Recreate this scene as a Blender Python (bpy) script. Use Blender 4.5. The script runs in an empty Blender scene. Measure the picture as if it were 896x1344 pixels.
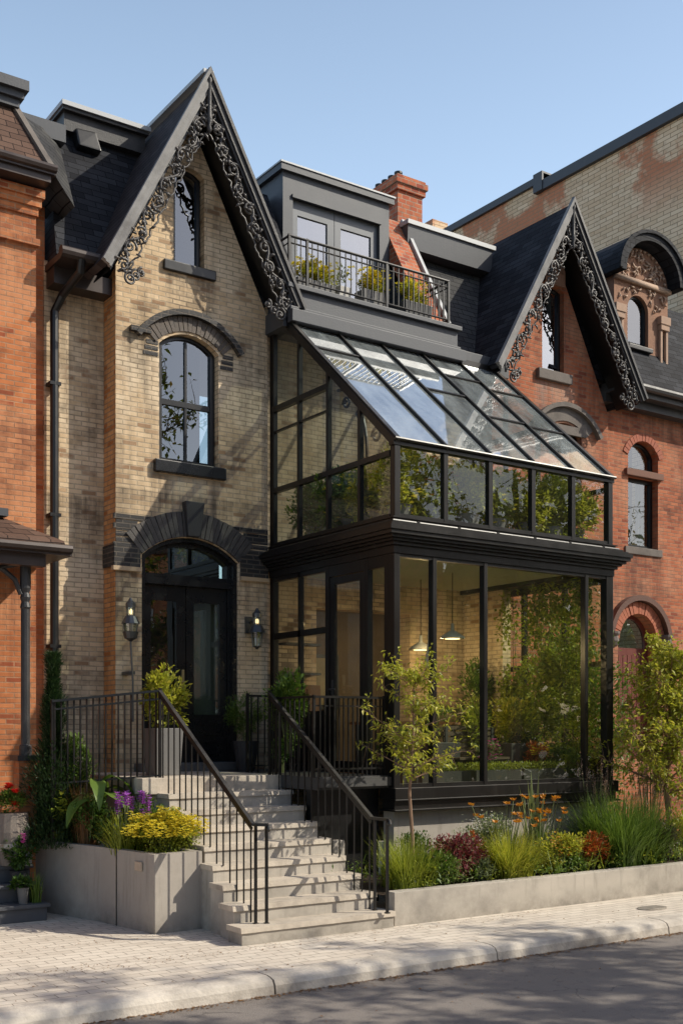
import bpy, bmesh, math, random
import numpy as np
from mathutils import Vector, Matrix
from mathutils.geometry import tessellate_polygon
R = random.Random(7)
scene = bpy.context.scene
COL = scene.collection
PI = math.pi
rad = math.radians

# ------------------------------------------------------------------ mesh builder
class MB:
    def __init__(self):
        self.v = []; self.f = []; self.m = []; self.mi = 0
    def add(self, vs, fs):
        n = len(self.v); self.v.extend([tuple(p) for p in vs])
        for f in fs:
            self.f.append(tuple(n + i for i in f)); self.m.append(self.mi)
        return self
    def box(self, x0, y0, z0, x1, y1, z1):
        vs = [(x0,y0,z0),(x1,y0,z0),(x1,y1,z0),(x0,y1,z0),(x0,y0,z1),(x1,y0,z1),(x1,y1,z1),(x0,y1,z1)]
        return self.add(vs, [(0,3,2,1),(4,5,6,7),(0,1,5,4),(1,2,6,5),(2,3,7,6),(3,0,4,7)])
    def hexa(self, bottom, top):
        return self.add(list(bottom)+list(top), [(0,3,2,1),(4,5,6,7),(0,1,5,4),(1,2,6,5),(2,3,7,6),(3,0,4,7)])
    def quad(self, a, b, c, d):
        return self.add([a,b,c,d], [(0,1,2,3)])
    def bar(self, p, q, w, h, up=(0,0,1)):
        p = Vector(p); q = Vector(q); d = (q-p).normalized(); up = Vector(up)
        s = d.cross(up)
        if s.length < 1e-4: s = d.cross(Vector((0,1,0)))
        s.normalize(); u = s.cross(d).normalized(); s *= w/2; u *= h/2
        return self.hexa([p-s-u, p+s-u, q+s-u, q-s-u], [p-s+u, p+s+u, q+s+u, q-s+u])
    def tube(self, pts, r, n=6, cap=True):
        pts = [Vector(p) for p in pts]
        rs = list(r) if hasattr(r, '__len__') else [r]*len(pts)
        vs = []; prev = None
        for i, p in enumerate(pts):
            a = pts[max(0, i-1)]; b = pts[min(len(pts)-1, i+1)]
            d = (b-a)
            if d.length < 1e-9: d = Vector((0,0,1))
            d.normalize()
            if prev is None:
                prev = d.cross(Vector((0,0,1)))
                if prev.length < 1e-3: prev = d.cross(Vector((1,0,0)))
            s = prev - d*prev.dot(d)
            if s.length < 1e-6: s = d.orthogonal()
            s.normalize(); prev = s; u = d.cross(s)
            for k in range(n):
                t = 2*PI*k/n
                vs.append(p + (s*math.cos(t) + u*math.sin(t))*rs[i])
        fs = []
        for i in range(len(pts)-1):
            for k in range(n):
                fs.append((i*n+k, i*n+(k+1)%n, (i+1)*n+(k+1)%n, (i+1)*n+k))
        if cap:
            fs.append(tuple(range(n))[::-1]); fs.append(tuple((len(pts)-1)*n+k for k in range(n)))
        return self.add(vs, fs)
    def lathe(self, c, prof, n=16):
        vs = []; fs = []
        for (r, z) in prof:
            for k in range(n):
                t = 2*PI*k/n
                vs.append((c[0]+r*math.cos(t), c[1]+r*math.sin(t), c[2]+z))
        for i in range(len(prof)-1):
            for k in range(n):
                fs.append((i*n+k, i*n+(k+1)%n, (i+1)*n+(k+1)%n, (i+1)*n+k))
        fs.append(tuple(range(n))[::-1]); fs.append(tuple((len(prof)-1)*n+k for k in range(n)))
        return self.add(vs, fs)
    def plate(self, outer, holes, d0, d1, axis='y', back=True):
        mp = {'y': lambda a,b,d:(a,d,b), 'x': lambda a,b,d:(d,a,b), 'z': lambda a,b,d:(a,b,d)}[axis]
        loops = [outer]+list(holes)
        flat = [p for l in loops for p in l]
        tris = tessellate_polygon([[Vector((p[0],p[1],0)) for p in l] for l in loops])
        n = len(flat)
        vs = [mp(p[0],p[1],d0) for p in flat]+[mp(p[0],p[1],d1) for p in flat]
        fs = [tuple(t) for t in tris]
        if back: fs += [tuple(i+n for i in t[::-1]) for t in tris]
        o = 0
        for l in loops:
            k = len(l)
            for i in range(k):
                j = (i+1) % k
                fs.append((o+i, o+j, o+j+n, o+i+n))
            o += k
        return self.add(vs, fs)
    def build(self, name, mat, parent=None, smooth=False, bevel=0, label=None):
        me = bpy.data.meshes.new(name)
        o = Vector(ORG.get(parent.name, (0,0,0))) if parent else Vector((0,0,0))
        loc = Vector((0,0,0))
        me.from_pydata([(x-o.x, y-o.y, z-o.z) for (x,y,z) in self.v], [], self.f)
        mats = mat if isinstance(mat, (list,tuple)) else [mat]
        for m in mats: me.materials.append(m)
        if len(mats) > 1: me.polygons.foreach_set('material_index', self.m)
        if bevel:
            bm = bmesh.new(); bm.from_mesh(me)
            bmesh.ops.bevel(bm, geom=list(bm.edges), offset=bevel, segments=2, affect='EDGES', profile=.6)
            bm.to_mesh(me); bm.free()
        if smooth: me.polygons.foreach_set('use_smooth', [True]*len(me.polygons))
        me.update()
        ob = bpy.data.objects.new(name, me); COL.objects.link(ob)
        if parent: ob.parent = parent
        ORG[ob.name] = tuple(o)
        if label: ob['label'] = label
        return ob
class PB(MB):
    """Like MB, but every shape added becomes a part object of its own."""
    def __init__(self, name, mat, parent, **k):
        MB.__init__(self); self.a = (name, mat, parent); self.k = k
    def add(self, vs, fs):
        MB.add(self, vs, fs); MB.build(self, *self.a, **self.k); self.v = []; self.f = []; self.m = []
        return self
ORG = {}
def thing(name, label, cat, loc=(0,0,0), group=None):
    o = bpy.data.objects.new(name, None); COL.objects.link(o); o.location = loc
    o.empty_display_size = .2
    o['label'] = label; o['category'] = cat
    if group: o['group'] = group
    ORG[o.name] = tuple(loc)
    return o
def tag(o, label, cat, group=None):
    o['label'] = label; o['category'] = cat
    if group: o['group'] = group
    return o
def struct(o):
    o['kind'] = 'structure'; return o

def arch(x0, x1, z0, zs, rise, n=14):
    w = x1-x0; Rr = (w*w/4+rise*rise)/(2*rise); cx = (x0+x1)/2; cz = zs+rise-Rr
    a = math.asin(min(1, w/2/Rr))
    if rise > w/2: a = PI-a
    pts = [(x0,z0),(x1,z0)]
    for i in range(n+1):
        t = a - 2*a*i/n
        pts.append((cx+Rr*math.sin(t), cz+Rr*math.cos(t)))
    return pts
def rect(x0, z0, x1, z1): return [(x0,z0),(x1,z0),(x1,z1),(x0,z1)]

# ------------------------------------------------------------------ materials
class NT:
    def __init__(self, name):
        self.mat = bpy.data.materials.new(name); self.mat.use_nodes = True
        self.t = self.mat.node_tree; self.t.nodes.clear()
        self.out = self.n('ShaderNodeOutputMaterial')
    def n(self, typ, **kw):
        nd = self.t.nodes.new(typ)
        for k, v in kw.items(): setattr(nd, k, v)
        return nd
    def l(self, a, b): self.t.links.new(a, b)
    def setin(self, nd, **kw):
        for k, v in kw.items():
            s = nd.inputs[k.replace('_', ' ')]
            if hasattr(v, 'links') or hasattr(v, 'is_linked'): self.l(v, s)
            else: s.default_value = v
    def math(self, op, a, b=None, clamp=False):
        nd = self.n('ShaderNodeMath', operation=op, use_clamp=clamp)
        for i, x in enumerate((a, b)):
            if x is None: continue
            if hasattr(x, 'is_linked'): self.l(x, nd.inputs[i])
            else: nd.inputs[i].default_value = x
        return nd.outputs[0]
    def mix(self, fac, a, b, blend='MIX'):
        nd = self.n('ShaderNodeMix', data_type='RGBA', blend_type=blend)
        for i, x in ((0, fac), (6, a), (7, b)):
            if hasattr(x, 'is_linked'): self.l(x, nd.inputs[i])
            else: nd.inputs[i].default_value = (tuple(x)+(1,))[:4] if isinstance(x, (tuple,list)) else x
        return nd.outputs[2]
    def noise(self, vec, scale, detail=4, rough=.55):
        nd = self.n('ShaderNodeTexNoise'); nd.inputs['Scale'].default_value = scale
        nd.inputs['Detail'].default_value = detail; nd.inputs['Roughness'].default_value = rough
        if vec is not None: self.l(vec, nd.inputs['Vector'])
        return nd.outputs[0]
    def ramp(self, x, a, b, clamp=True):
        nd = self.n('ShaderNodeMapRange', clamp=clamp)
        self.l(x, nd.inputs[0]); nd.inputs[1].default_value = a; nd.inputs[2].default_value = b
        return nd.outputs[0]
    def pos(self):
        if not hasattr(self, '_p'): self._p = self.n('ShaderNodeNewGeometry')
        return self._p.outputs['Position']
    def wallvec(self, jitter=.0):
        g = self.n('ShaderNodeNewGeometry'); sp = self.n('ShaderNodeSeparateXYZ'); self.l(g.outputs['Position'], sp.inputs[0])
        sn = self.n('ShaderNodeSeparateXYZ'); self.l(g.outputs['True Normal'], sn.inputs[0])
        ax = self.math('ABSOLUTE', sn.outputs[0]); ay = self.math('ABSOLUTE', sn.outputs[1])
        st = self.math('GREATER_THAN', ax, ay)
        d = self.math('SUBTRACT', sp.outputs[1], sp.outputs[0])
        u = self.math('ADD', sp.outputs[0], self.math('MULTIPLY', d, st))
        z = sp.outputs[2]
        cb = self.n('ShaderNodeCombineXYZ'); self.l(u, cb.inputs[0]); self.l(z, cb.inputs[1])
        v = cb.outputs[0]
        if jitter:
            nz = self.n('ShaderNodeTexNoise'); nz.inputs['Scale'].default_value = 2.3; self.l(g.outputs['Position'], nz.inputs['Vector'])
            vm = self.n('ShaderNodeVectorMath', operation='MULTIPLY_ADD'); self.l(nz.outputs['Color'], vm.inputs[0])
            vm.inputs[1].default_value = (jitter,)*3; self.l(v, vm.inputs[2]); v = vm.outputs[0]
        return v
    def finish(self, shader):
        self.l(shader, self.out.inputs[0]); return self.mat
    def bsdf(self, color, rough=.6, metallic=0, bump=None, bump_str=.3, dist=.01, spec=.5):
        b = self.n('ShaderNodeBsdfPrincipled')
        for k, v in (('Base Color', color), ('Roughness', rough), ('Metallic', metallic), ('Specular IOR Level', spec)):
            if hasattr(v, 'is_linked'): self.l(v, b.inputs[k])
            else: b.inputs[k].default_value = (tuple(v)+(1,))[:4] if isinstance(v, (tuple,list)) else v
        if bump is not None:
            bp = self.n('ShaderNodeBump'); bp.inputs['Strength'].default_value = bump_str; bp.inputs['Distance'].default_value = dist
            self.l(bump, bp.inputs['Height']); self.l(bp.outputs[0], b.inputs['Normal'])
        return b.outputs[0]

def brick_mat(name, c1, c2, c3, mortar, stain=(.05,.04,.035), stain_amt=.5, w=.195, h=.061, ms=.008, rough=.85, bump=.5, pale=None, streaks=(), c3at=.86):
    t = NT(name); v = t.wallvec(.012)
    b = t.n('ShaderNodeTexBrick', offset=.5, squash=1.0)
    t.l(v, b.inputs['Vector']); b.inputs['Scale'].default_value = 1
    b.inputs['Brick Width'].default_value = w; b.inputs['Row Height'].default_value = h
    b.inputs['Mortar Size'].default_value = ms; b.inputs['Mortar Smooth'].default_value = .25
    b.inputs['Color1'].default_value = (0,0,0,1); b.inputs['Color2'].default_value = (1,1,1,1); b.inputs['Mortar'].default_value = (.5,.5,.5,1)
    b.inputs['Bias'].default_value = 0
    P = t.pos()
    n1 = t.noise(P, 1.1, 5, .6); n2 = t.noise(P, 9, 4); n3 = t.noise(P, 60, 3)
    cell = b.outputs['Color']
    col = t.mix(cell, c1, c2)
    # second random pick per brick through a white-noise-like remap
    pick = t.math('FRACT', t.math('MULTIPLY', cell, 7.31))
    col = t.mix(t.ramp(pick, c3at, c3at+.05), col, c3)
    if pale: col = t.mix(t.math('MULTIPLY', t.ramp(n1, .48, .6), .8), col, pale)
    col = t.mix(t.math('MULTIPLY', t.ramp(n2, .3, .75), .35), col, t.mix(.5, col, (0,0,0)), )
    mt = t.mix(t.ramp(n2, .35, .7), mortar, tuple(x*.6 for x in mortar))
    col = t.mix(b.outputs['Fac'], col, mt)
    # vertical streaks of grime
    mp = t.n('ShaderNodeMapping'); mp.inputs['Scale'].default_value = (2.4, 2.4, .35); t.l(P, mp.inputs[0])
    ns = t.noise(mp.outputs[0], 1.3, 5, .65)
    col = t.mix(t.math('MULTIPLY', t.ramp(ns, .52, .74), stain_amt), col, stain)
    nb = t.noise(P, .75, 6, .7)
    dark = t.math('MULTIPLY', t.math('MULTIPLY', t.ramp(nb, .52, .66), t.ramp(pick, .25, .6)), stain_amt*1.1, True)
    col = t.mix(dark, col, tuple(x*.6 for x in stain))
    if streaks:
        sx_ = t.n('ShaderNodeSeparateXYZ'); t.l(P, sx_.inputs[0]); X_, Z_ = sx_.outputs[0], sx_.outputs[2]
        mq = t.n('ShaderNodeMapping'); mq.inputs['Scale'].default_value = (11,11,.6); t.l(P, mq.inputs[0]); run = t.ramp(t.noise(mq.outputs[0], 1, 5, .7), .38, .68)
        for (xa, xb, zt, ln, am, cc) in streaks:
            mk = t.math('MULTIPLY', t.ramp(X_, xa-.06, xa+.06), t.ramp(X_, xb+.06, xb-.06))
            mk = t.math('MULTIPLY', mk, t.math('MULTIPLY', t.ramp(Z_, zt-ln, zt), t.ramp(Z_, zt+.03, zt)))
            mk = t.math('MULTIPLY', mk, t.math('ADD', t.math('MULTIPLY', run, .75), t.math('MULTIPLY', n2, .35)))
            col = t.mix(t.math('MULTIPLY', mk, am, True), col, cc)
    hgt = t.math('ADD', t.math('MULTIPLY', t.math('SUBTRACT', 1.0, b.outputs['Fac']), 1.0), t.math('MULTIPLY', n3, .35))
    return t.finish(t.bsdf(col, rough, 0, hgt, bump, .012, .25))

def slate_mat(name, c1, c2, w=.3, h=.17, rough=.6, worn=None):
    t = NT(name); v = t.wallvec(.03)
    b = t.n('ShaderNodeTexBrick', offset=.5)
    t.l(v, b.inputs['Vector']); b.inputs['Scale'].default_value = 1
    b.inputs['Brick Width'].default_value = w; b.inputs['Row Height'].default_value = h
    b.inputs['Mortar Size'].default_value = .005; b.inputs['Mortar Smooth'].default_value = .2
    b.inputs['Color1'].default_value = (0,0,0,1); b.inputs['Color2'].default_value = (1,1,1,1)
    P = t.pos(); n1 = t.noise(P, 1.7, 5); n2 = t.noise(P, 30, 4)
    col = t.mix(b.outputs['Color'], c1, c2)
    col = t.mix(t.math('MULTIPLY', t.ramp(n1, .4, .7), .6), col, worn or tuple(x*.5 for x in c1))
    col = t.mix(t.math('MULTIPLY', n2, .4), col, tuple(x*.4 for x in c1))
    col = t.mix(b.outputs['Fac'], col, (.006,.006,.007))
    sp = t.n('ShaderNodeSeparateXYZ'); t.l(v, sp.inputs[0])
    saw = t.math('FRACT', t.math('DIVIDE', sp.outputs[1], h))
    hgt = t.math('ADD', t.math('MULTIPLY', t.math('SUBTRACT', 1.0, saw), .9), t.math('ADD', t.math('MULTIPLY', b.outputs['Color'], .25), t.math('MULTIPLY', n2, .2)))
    hgt = t.math('MULTIPLY', hgt, t.math('SUBTRACT', 1.0, b.outputs['Fac']))
    return t.finish(t.bsdf(col, rough, 0, hgt, .7, .02, .12))

def plain(name, c, rough=.6, var=.25, scale=6, bump=.15, dist=.01, metallic=0, spec=.5, dirt=None, dirt_amt=.5, stretch=None, fine=60, dust=.0, ground=.0):
    t = NT(name); P = t.pos()
    if stretch:
        mp = t.n('ShaderNodeMapping'); mp.inputs['Scale'].default_value = stretch; t.l(P, mp.inputs[0]); Q = mp.outputs[0]
    else: Q = P
    n1 = t.noise(Q, scale, 5, .6); n2 = t.noise(Q, fine, 3)
    col = t.mix(n1, tuple(x*(1-var) for x in c), tuple(min(1,x*(1+var)) for x in c))
    if dirt:
        n4 = t.noise(Q, scale*.37, 6, .7)
        col = t.mix(t.math('MULTIPLY', t.ramp(n4, .46, .68), dirt_amt), col, dirt)
    if dust:
        g = t.n('ShaderNodeNewGeometry'); sn = t.n('ShaderNodeSeparateXYZ'); t.l(g.outputs['Normal'], sn.inputs[0])
        n5 = t.noise(P, 4.5, 6, .7); mp5 = t.n('ShaderNodeMapping'); mp5.inputs['Scale'].default_value = (9,9,.7); t.l(P, mp5.inputs[0])
        dr = t.ramp(t.noise(mp5.outputs[0], 1.5, 5, .65), .55, .8)
        amt = t.math('MULTIPLY', t.math('ADD', t.math('MULTIPLY', t.ramp(sn.outputs[2], .3, 1.0), t.ramp(n5, .3, .7)), t.math('MULTIPLY', dr, .22)), dust, True)
        col = t.mix(amt, col, (.21,.19,.165))
    if ground:
        sz = t.n('ShaderNodeSeparateXYZ'); t.l(P, sz.inputs[0])
        n6 = t.noise(P, 5, 6, .7); mp6 = t.n('ShaderNodeMapping'); mp6.inputs['Scale'].default_value = (7,7,.6); t.l(P, mp6.inputs[0])
        st = t.ramp(t.noise(mp6.outputs[0], 1.6, 5, .7), .54, .78)
        low = t.math('MULTIPLY', t.ramp(sz.outputs[2], .22, -.02), t.ramp(n6, .3, .7))
        col = t.mix(t.math('MULTIPLY', t.math('MAXIMUM', low, t.math('MULTIPLY', st, .6)), ground, True), col, (.10,.088,.07))
    hgt = t.math('ADD', n2, t.math('MULTIPLY', n1, .5))
    rg = t.math('ADD', t.math('MULTIPLY', n1, .25), rough-.12)
    return t.finish(t.bsdf(col, rg, metallic, hgt, bump, dist, spec))

def leaf_mat(name, a, b, c=None, trans=.35, rough=.45):
    t = NT(name); g = t.n('ShaderNodeNewGeometry')
    r = g.outputs['Random Per Island']
    n = t.noise(g.outputs['Position'], 2.2, 3)
    f = t.math('ADD', t.math('MULTIPLY', r, .75), t.math('MULTIPLY', t.ramp(n, .3, .7), .25))
    col = t.mix(f, a, b)
    if c: col = t.mix(t.ramp(t.math('FRACT', t.math('MULTIPLY', r, 13.7)), .85, .9), col, c)
    p = t.bsdf(col, rough, 0, spec=.4)
    tr = t.n('ShaderNodeBsdfTranslucent'); t.l(t.mix(.5, col, t.mix(1, col, (1.0,.95,.3), 'MULTIPLY')), tr.inputs[0])
    m = t.n('ShaderNodeMixShader'); m.inputs[0].default_value = trans
    t.l(p, m.inputs[1]); t.l(tr.outputs[0], m.inputs[2])
    return t.finish(m.outputs[0])

def glass_mat(name, tint, refl, dust=0.0, dustc=(.5,.5,.48), ior=1.5, wob=.0, blur=.0):
    t = NT(name); P = t.pos()
    g = t.n('ShaderNodeNewGeometry'); dt = t.n('ShaderNodeVectorMath', operation='DOT_PRODUCT')
    t.l(g.outputs['Normal'], dt.inputs[0]); t.l(g.outputs['Incoming'], dt.inputs[1])
    om = t.math('SUBTRACT', 1.0, t.math('ABSOLUTE', dt.outputs['Value']), True)
    fac = t.math('ADD', t.math('MULTIPLY', t.math('POWER', om, 5.0), 1-.04-refl), .04+refl, True)
    tp = t.n('ShaderNodeBsdfTransparent'); tp.inputs[0].default_value = tuple(tint)+(1,)
    gl = t.n('ShaderNodeBsdfGlossy'); gl.inputs['Roughness'].default_value = blur; gl.inputs[0].default_value = (.95,.97,1,1)
    if wob:
        bp = t.n('ShaderNodeBump'); bp.inputs['Strength'].default_value = wob; bp.inputs['Distance'].default_value = .02
        t.l(t.noise(P, 1.6, 2), bp.inputs['Height']); t.l(bp.outputs[0], gl.inputs['Normal'])
    base = tp.outputs[0]
    if dust:
        df = t.n('ShaderNodeBsdfDiffuse'); df.inputs[0].default_value = tuple(dustc)+(1,)
        mp = t.n('ShaderNodeMapping'); mp.inputs['Scale'].default_value = (3, 1, 1); t.l(P, mp.inputs[0])
        nz = t.ramp(t.noise(mp.outputs[0], 1.1, 6, .7), .22, .66)
        m0 = t.n('ShaderNodeMixShader'); t.l(t.math('MULTIPLY', nz, dust), m0.inputs[0]); t.l(base, m0.inputs[1]); t.l(df.outputs[0], m0.inputs[2])
        base = m0.outputs[0]
    m = t.n('ShaderNodeMixShader'); t.l(fac, m.inputs[0]); t.l(base, m.inputs[1]); t.l(gl.outputs[0], m.inputs[2])
    return t.finish(m.outputs[0])

def emit(name, c, s):
    t = NT(name); e = t.n('ShaderNodeEmission'); e.inputs[0].default_value = tuple(c)+(1,); e.inputs[1].default_value = s
    return t.finish(e.outputs[0])

M = {}
M['yellow_brick'] = brick_mat('buff brick', (.58,.415,.25), (.74,.56,.36), (.36,.225,.13), (.52,.415,.29), stain=(.12,.085,.055), stain_amt=.6, pale=(.80,.65,.46), streaks=((6.3,7.25,5.22,1.0,.75,(.055,.045,.035)),(6.5,7.0,5.22,.6,.5,(.78,.69,.54)),(6.42,7.12,7.8,.7,.7,(.055,.045,.035)),(5.72,6.1,3.97,1.5,.8,(.055,.045,.035)),(7.5,7.93,3.97,1.3,.8,(.055,.045,.035)),(4.95,5.75,7.6,1.6,.75,(.055,.045,.035)),(4.95,5.75,4.9,1.2,.8,(.055,.045,.035)),(5.75,7.93,5.0,.5,.7,(.055,.045,.035)),(5.75,6.3,7.0,1.3,.55,(.055,.045,.035)),(7.25,7.93,7.2,1.6,.55,(.055,.045,.035)),(4.95,7.93,2.4,1.2,.6,(.055,.045,.035))))
M['interior_brick'] = brick_mat('warm interior brick', (.42,.27,.14), (.52,.36,.2), (.3,.18,.1), (.34,.26,.17), stain_amt=.2)
M['orange_brick'] = brick_mat('orange brick', (.47,.155,.055), (.56,.205,.08), (.33,.085,.035), (.47,.26,.15), stain=(.16,.05,.028), stain_amt=.65, pale=(.6,.27,.13), streaks=((2,4.8,8.1,1.2,.8,(.12,.04,.025)),(2,4.8,4.0,2.4,.9,(.14,.04,.022)),(2,4.8,5.6,1.1,.6,(.16,.05,.03))))  # dark red streak below porch height puts the porch shade into the colour
M['red_brick'] = brick_mat('red brick', (.38,.11,.052), (.47,.165,.08), (.26,.07,.038), (.34,.19,.12), stain=(.10,.04,.03), stain_amt=.6, pale=(.50,.24,.14), streaks=((12.7,13.55,7.48,1.0,.8,(.30,.25,.21)),(15.07,16.05,5.02,1.2,.85,(.06,.035,.028)),(14.3,18.4,7.6,.9,.8,(.07,.035,.028)),(14.6,16.3,4.5,.5,.6,(.06,.03,.025)),(11.9,14.3,6.9,1.4,.6,(.10,.045,.032)),(12,18,2.2,2,.7,(.08,.04,.03))))
M['black_brick'] = brick_mat('black glazed brick', (.028,.027,.028), (.05,.047,.045), (.02,.02,.022), (.13,.11,.09), stain_amt=.15, rough=.5, bump=.6)
M['chimney_brick'] = brick_mat('chimney brick', (.40,.10,.05), (.52,.17,.08), (.3,.07,.04), (.42,.3,.22), w=.16, h=.075, stain_amt=.3)
M['return_brick'] = brick_mat('worn orange lit buff brick', (.58,.27,.10), (.68,.37,.16), (.46,.18,.06), (.38,.26,.16), stain=(.16,.07,.03), stain_amt=.5)
# the tall party wall: buff courses, red patches
t = NT('pale weathered brick'); v = t.wallvec(.012)
b = t.n('ShaderNodeTexBrick'); t.l(v, b.inputs['Vector'])
for k_, x_ in (('Scale',1),('Brick Width',.34),('Row Height',.088),('Mortar Size',.008),('Mortar Smooth',.3)): b.inputs[k_].default_value = x_
b.inputs['Color1'].default_value = (.68,.49,.31,1); b.inputs['Color2'].default_value = (.82,.63,.43,1); b.inputs['Mortar'].default_value = (.40,.27,.17,1)
P = t.pos(); n1 = t.noise(P, .55, 6, .65); n2 = t.noise(P, 7, 4)
sz = t.n('ShaderNodeSeparateXYZ'); t.l(P, sz.inputs[0])
band = t.math('MULTIPLY', t.ramp(n1, .50, .56), t.ramp(sz.outputs[2], 12.4, 13.4))
c_ = t.mix(band, b.outputs['Color'], t.mix(n2, (.50,.17,.085), (.62,.3,.17)))
c_ = t.mix(b.outputs['Fac'], c_, (.36,.24,.15))
c_ = t.mix(t.math('MULTIPLY', t.ramp(n2, .55, .75), .35), c_, (.2,.13,.08))
M['pale_brick'] = t.finish(t.bsdf(c_, .9, 0, t.math('SUBTRACT', 1.0, b.outputs['Fac']), .6, .012, .2))

M['slate'] = slate_mat('dark slate', (.016,.017,.021), (.052,.054,.062), worn=(.012,.012,.015), w=.26, h=.095, rough=.75)
M['slate_worn'] = slate_mat('grey worn slate', (.05,.05,.052), (.085,.084,.08), worn=(.03,.03,.032), w=.26, h=.095, rough=.75)
M['asphalt_shingle'] = slate_mat('dark brown black shingle', (.045,.038,.039), (.085,.07,.068), w=.28, h=.1, worn=(.07,.048,.044), rough=.8)
M['brown_shingle'] = slate_mat('brown shingle', (.10,.06,.045), (.17,.105,.078), w=.24, h=.095, worn=(.07,.045,.036), rough=.8)
M['black_metal'] = plain('black painted metal', (.007,.007,.0075), .36, .3, 5, .1, .004, 0, .5, dust=.35)
M['frame'] = plain('dark bronze aluminium frame', (.0085,.0075,.007), .33, .3, 3, .12, .004, .1, .5, stretch=(1,1,.3), dust=.4)
M['grey_metal'] = plain('slate grey sheet metal', (.060,.064,.073), .5, .25, 2.5, .12, .012, .1, .4, dust=.45)
M['light_metal'] = plain('pale galvanised flashing', (.36,.37,.38), .55, .2, 4, .05, .01, .2, .5)
M['wood_trim'] = plain('weathered charcoal painted wood', (.026,.025,.027), .5, .45, 9, .3, .01, 0, .45, dirt=(.07,.065,.063), dirt_amt=.5, dust=.3)
M['fret'] = plain('silvery black carved wood', (.055,.05,.049), .42, .6, 14, .35, .012, 0, .5, dirt=(.2,.185,.17), dirt_amt=.5)
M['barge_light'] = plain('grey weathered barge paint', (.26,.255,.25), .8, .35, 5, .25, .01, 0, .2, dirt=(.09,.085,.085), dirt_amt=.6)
M['door_paint'] = plain('black door paint', (.010,.010,.011), .28, .2, 4, .04, .003, 0, .5)
M['gutter'] = plain('dark brown gutter metal', (.05,.038,.034), .4, .3, 5, .06, .005, .3, .5)
M['concrete'] = plain('cast concrete', (.47,.425,.365), .8, .13, 3.5, .18, .006, 0, .3, dirt=(.21,.19,.165), dirt_amt=.55, fine=45, ground=.75)
M['planter_concrete'] = plain('smooth planter concrete', (.38,.34,.295), .78, .12, 2.2, .13, .005, 0, .3, dirt=(.2,.175,.15), dirt_amt=.5, fine=50, ground=.75)
M['step_stone'] = plain('worn step stone', (.53,.46,.375), .8, .25, 5, .3, .01, 0, .3, dirt=(.2,.17,.14), dirt_amt=.65, fine=35, ground=.35)
M['grey_paint_step'] = plain('grey painted step', (.09,.095,.105), .5, .2, 5, .12, .006, 0, .4, dirt=(.06,.06,.065), dirt_amt=.5)
M['soil'] = plain('dark soil', (.05,.035,.024), .95, .5, 14, .8, .03, 0, .2)
M['sill_stone'] = plain('grey weathered stone', (.16,.14,.125), .85, .3, 7, .35, .012, 0, .3, dirt=(.07,.06,.055), dirt_amt=.6)
M['carved_stone'] = plain('carved sandstone', (.28,.155,.10), .85, .35, 9, .5, .015, 0, .3, dirt=(.16,.09,.065), dirt_amt=.6)
M['bark'] = plain('bark', (.16,.11,.075), .9, .4, 22, .6, .012, 0, .2, stretch=(1,1,.3))
M['pale_bark'] = plain('young brown bark', (.25,.155,.10), .8, .35, 20, .4, .008, 0, .3, stretch=(1,1,.3))
M['stem'] = plain('green stem', (.12,.14,.05), .7, .3, 20, .2, .006)
M['dark_core'] = plain('dark inner branches', (.02,.022,.012), .95, .5, 20, .4, .01, 0, .1)
M['grey_pot'] = plain('grey fibre planter', (.15,.145,.14), .65, .2, 4, .15, .006)
M['dark_pot'] = plain('charcoal planter', (.035,.036,.038), .55, .25, 4, .12, .006)
M['white_pot'] = plain('whitewashed pot', (.52,.50,.46), .7, .15, 6, .15, .006, dirt=(.3,.27,.23), dirt_amt=.5)
M['barrel_wood'] = plain('weathered barrel stave', (.22,.185,.155), .8, .45, 7, .5, .012, stretch=(5,5,.4))
M['plaque'] = plain('sandstone plaque', (.5,.40,.30), .7, .2, 10, .2, .006)
M['brass'] = plain('aged brass', (.55,.45,.25), .35, .2, 8, .05, .003, .9)
M['zinc'] = plain('dark zinc', (.11,.115,.12), .38, .3, 8, .08, .004, .7)
M['curtain'] = plain('cream curtain', (.55,.53,.48), .9, .12, 9, .3, .01, stretch=(6,1,.3))
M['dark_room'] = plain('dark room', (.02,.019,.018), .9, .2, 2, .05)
M['room_plaster'] = plain('room plaster', (.40,.36,.27), .9, .1, 2, .05)
M['wood_floor'] = plain('oak floor', (.26,.16,.09), .5, .3, 5, .1, stretch=(1,6,1))
M['wood_panel'] = plain('amber wood panelling', (.26,.125,.045), .5, .35, 4, .1, stretch=(6,6,.5))
M['red_door'] = plain('dark red painted door', (.14,.032,.022), .45, .3, 7, .1, stretch=(4,1,.4))
M['iron'] = plain('cast iron', (.44,.39,.33), .6, .3, 20, .2, .004, .5)
M['opal'] = plain('opal white glass', (.8,.78,.72), .25, .05, 4, .02)
M['white_metal'] = plain('white enamel', (.75,.75,.72), .35, .05, 4, .02)
M['lamp_glow'] = emit('warm bulb', (1,.68,.32), 4)
M['glass'] = glass_mat('window glass', (.72,.78,.74), .14, wob=.06)
M['glass_front'] = glass_mat('clear shopfront glass', (.84,.88,.78), .05, wob=.08, dust=.02, dustc=(.5,.45,.3))
M['glass_upper'] = glass_mat('upper clear glass', (.95,.97,.94), .02, wob=.06, dust=.02, dustc=(.5,.5,.4))
M['glass_side'] = glass_mat('side glazing', (.84,.89,.84), .05, wob=.08, dust=.05, dustc=(.4,.4,.36))
M['glass_roof'] = glass_mat('dusty roof glass', (.78,.83,.82), .46, dust=.62, dustc=(.58,.64,.64), wob=.06, blur=.035)
M['glass_sky'] = glass_mat('reflective sash glass', (.45,.5,.5), .17, wob=.05)
M['glass_dormer'] = glass_mat('balcony door glass', (.5,.57,.62), .34, wob=.05)

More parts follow.
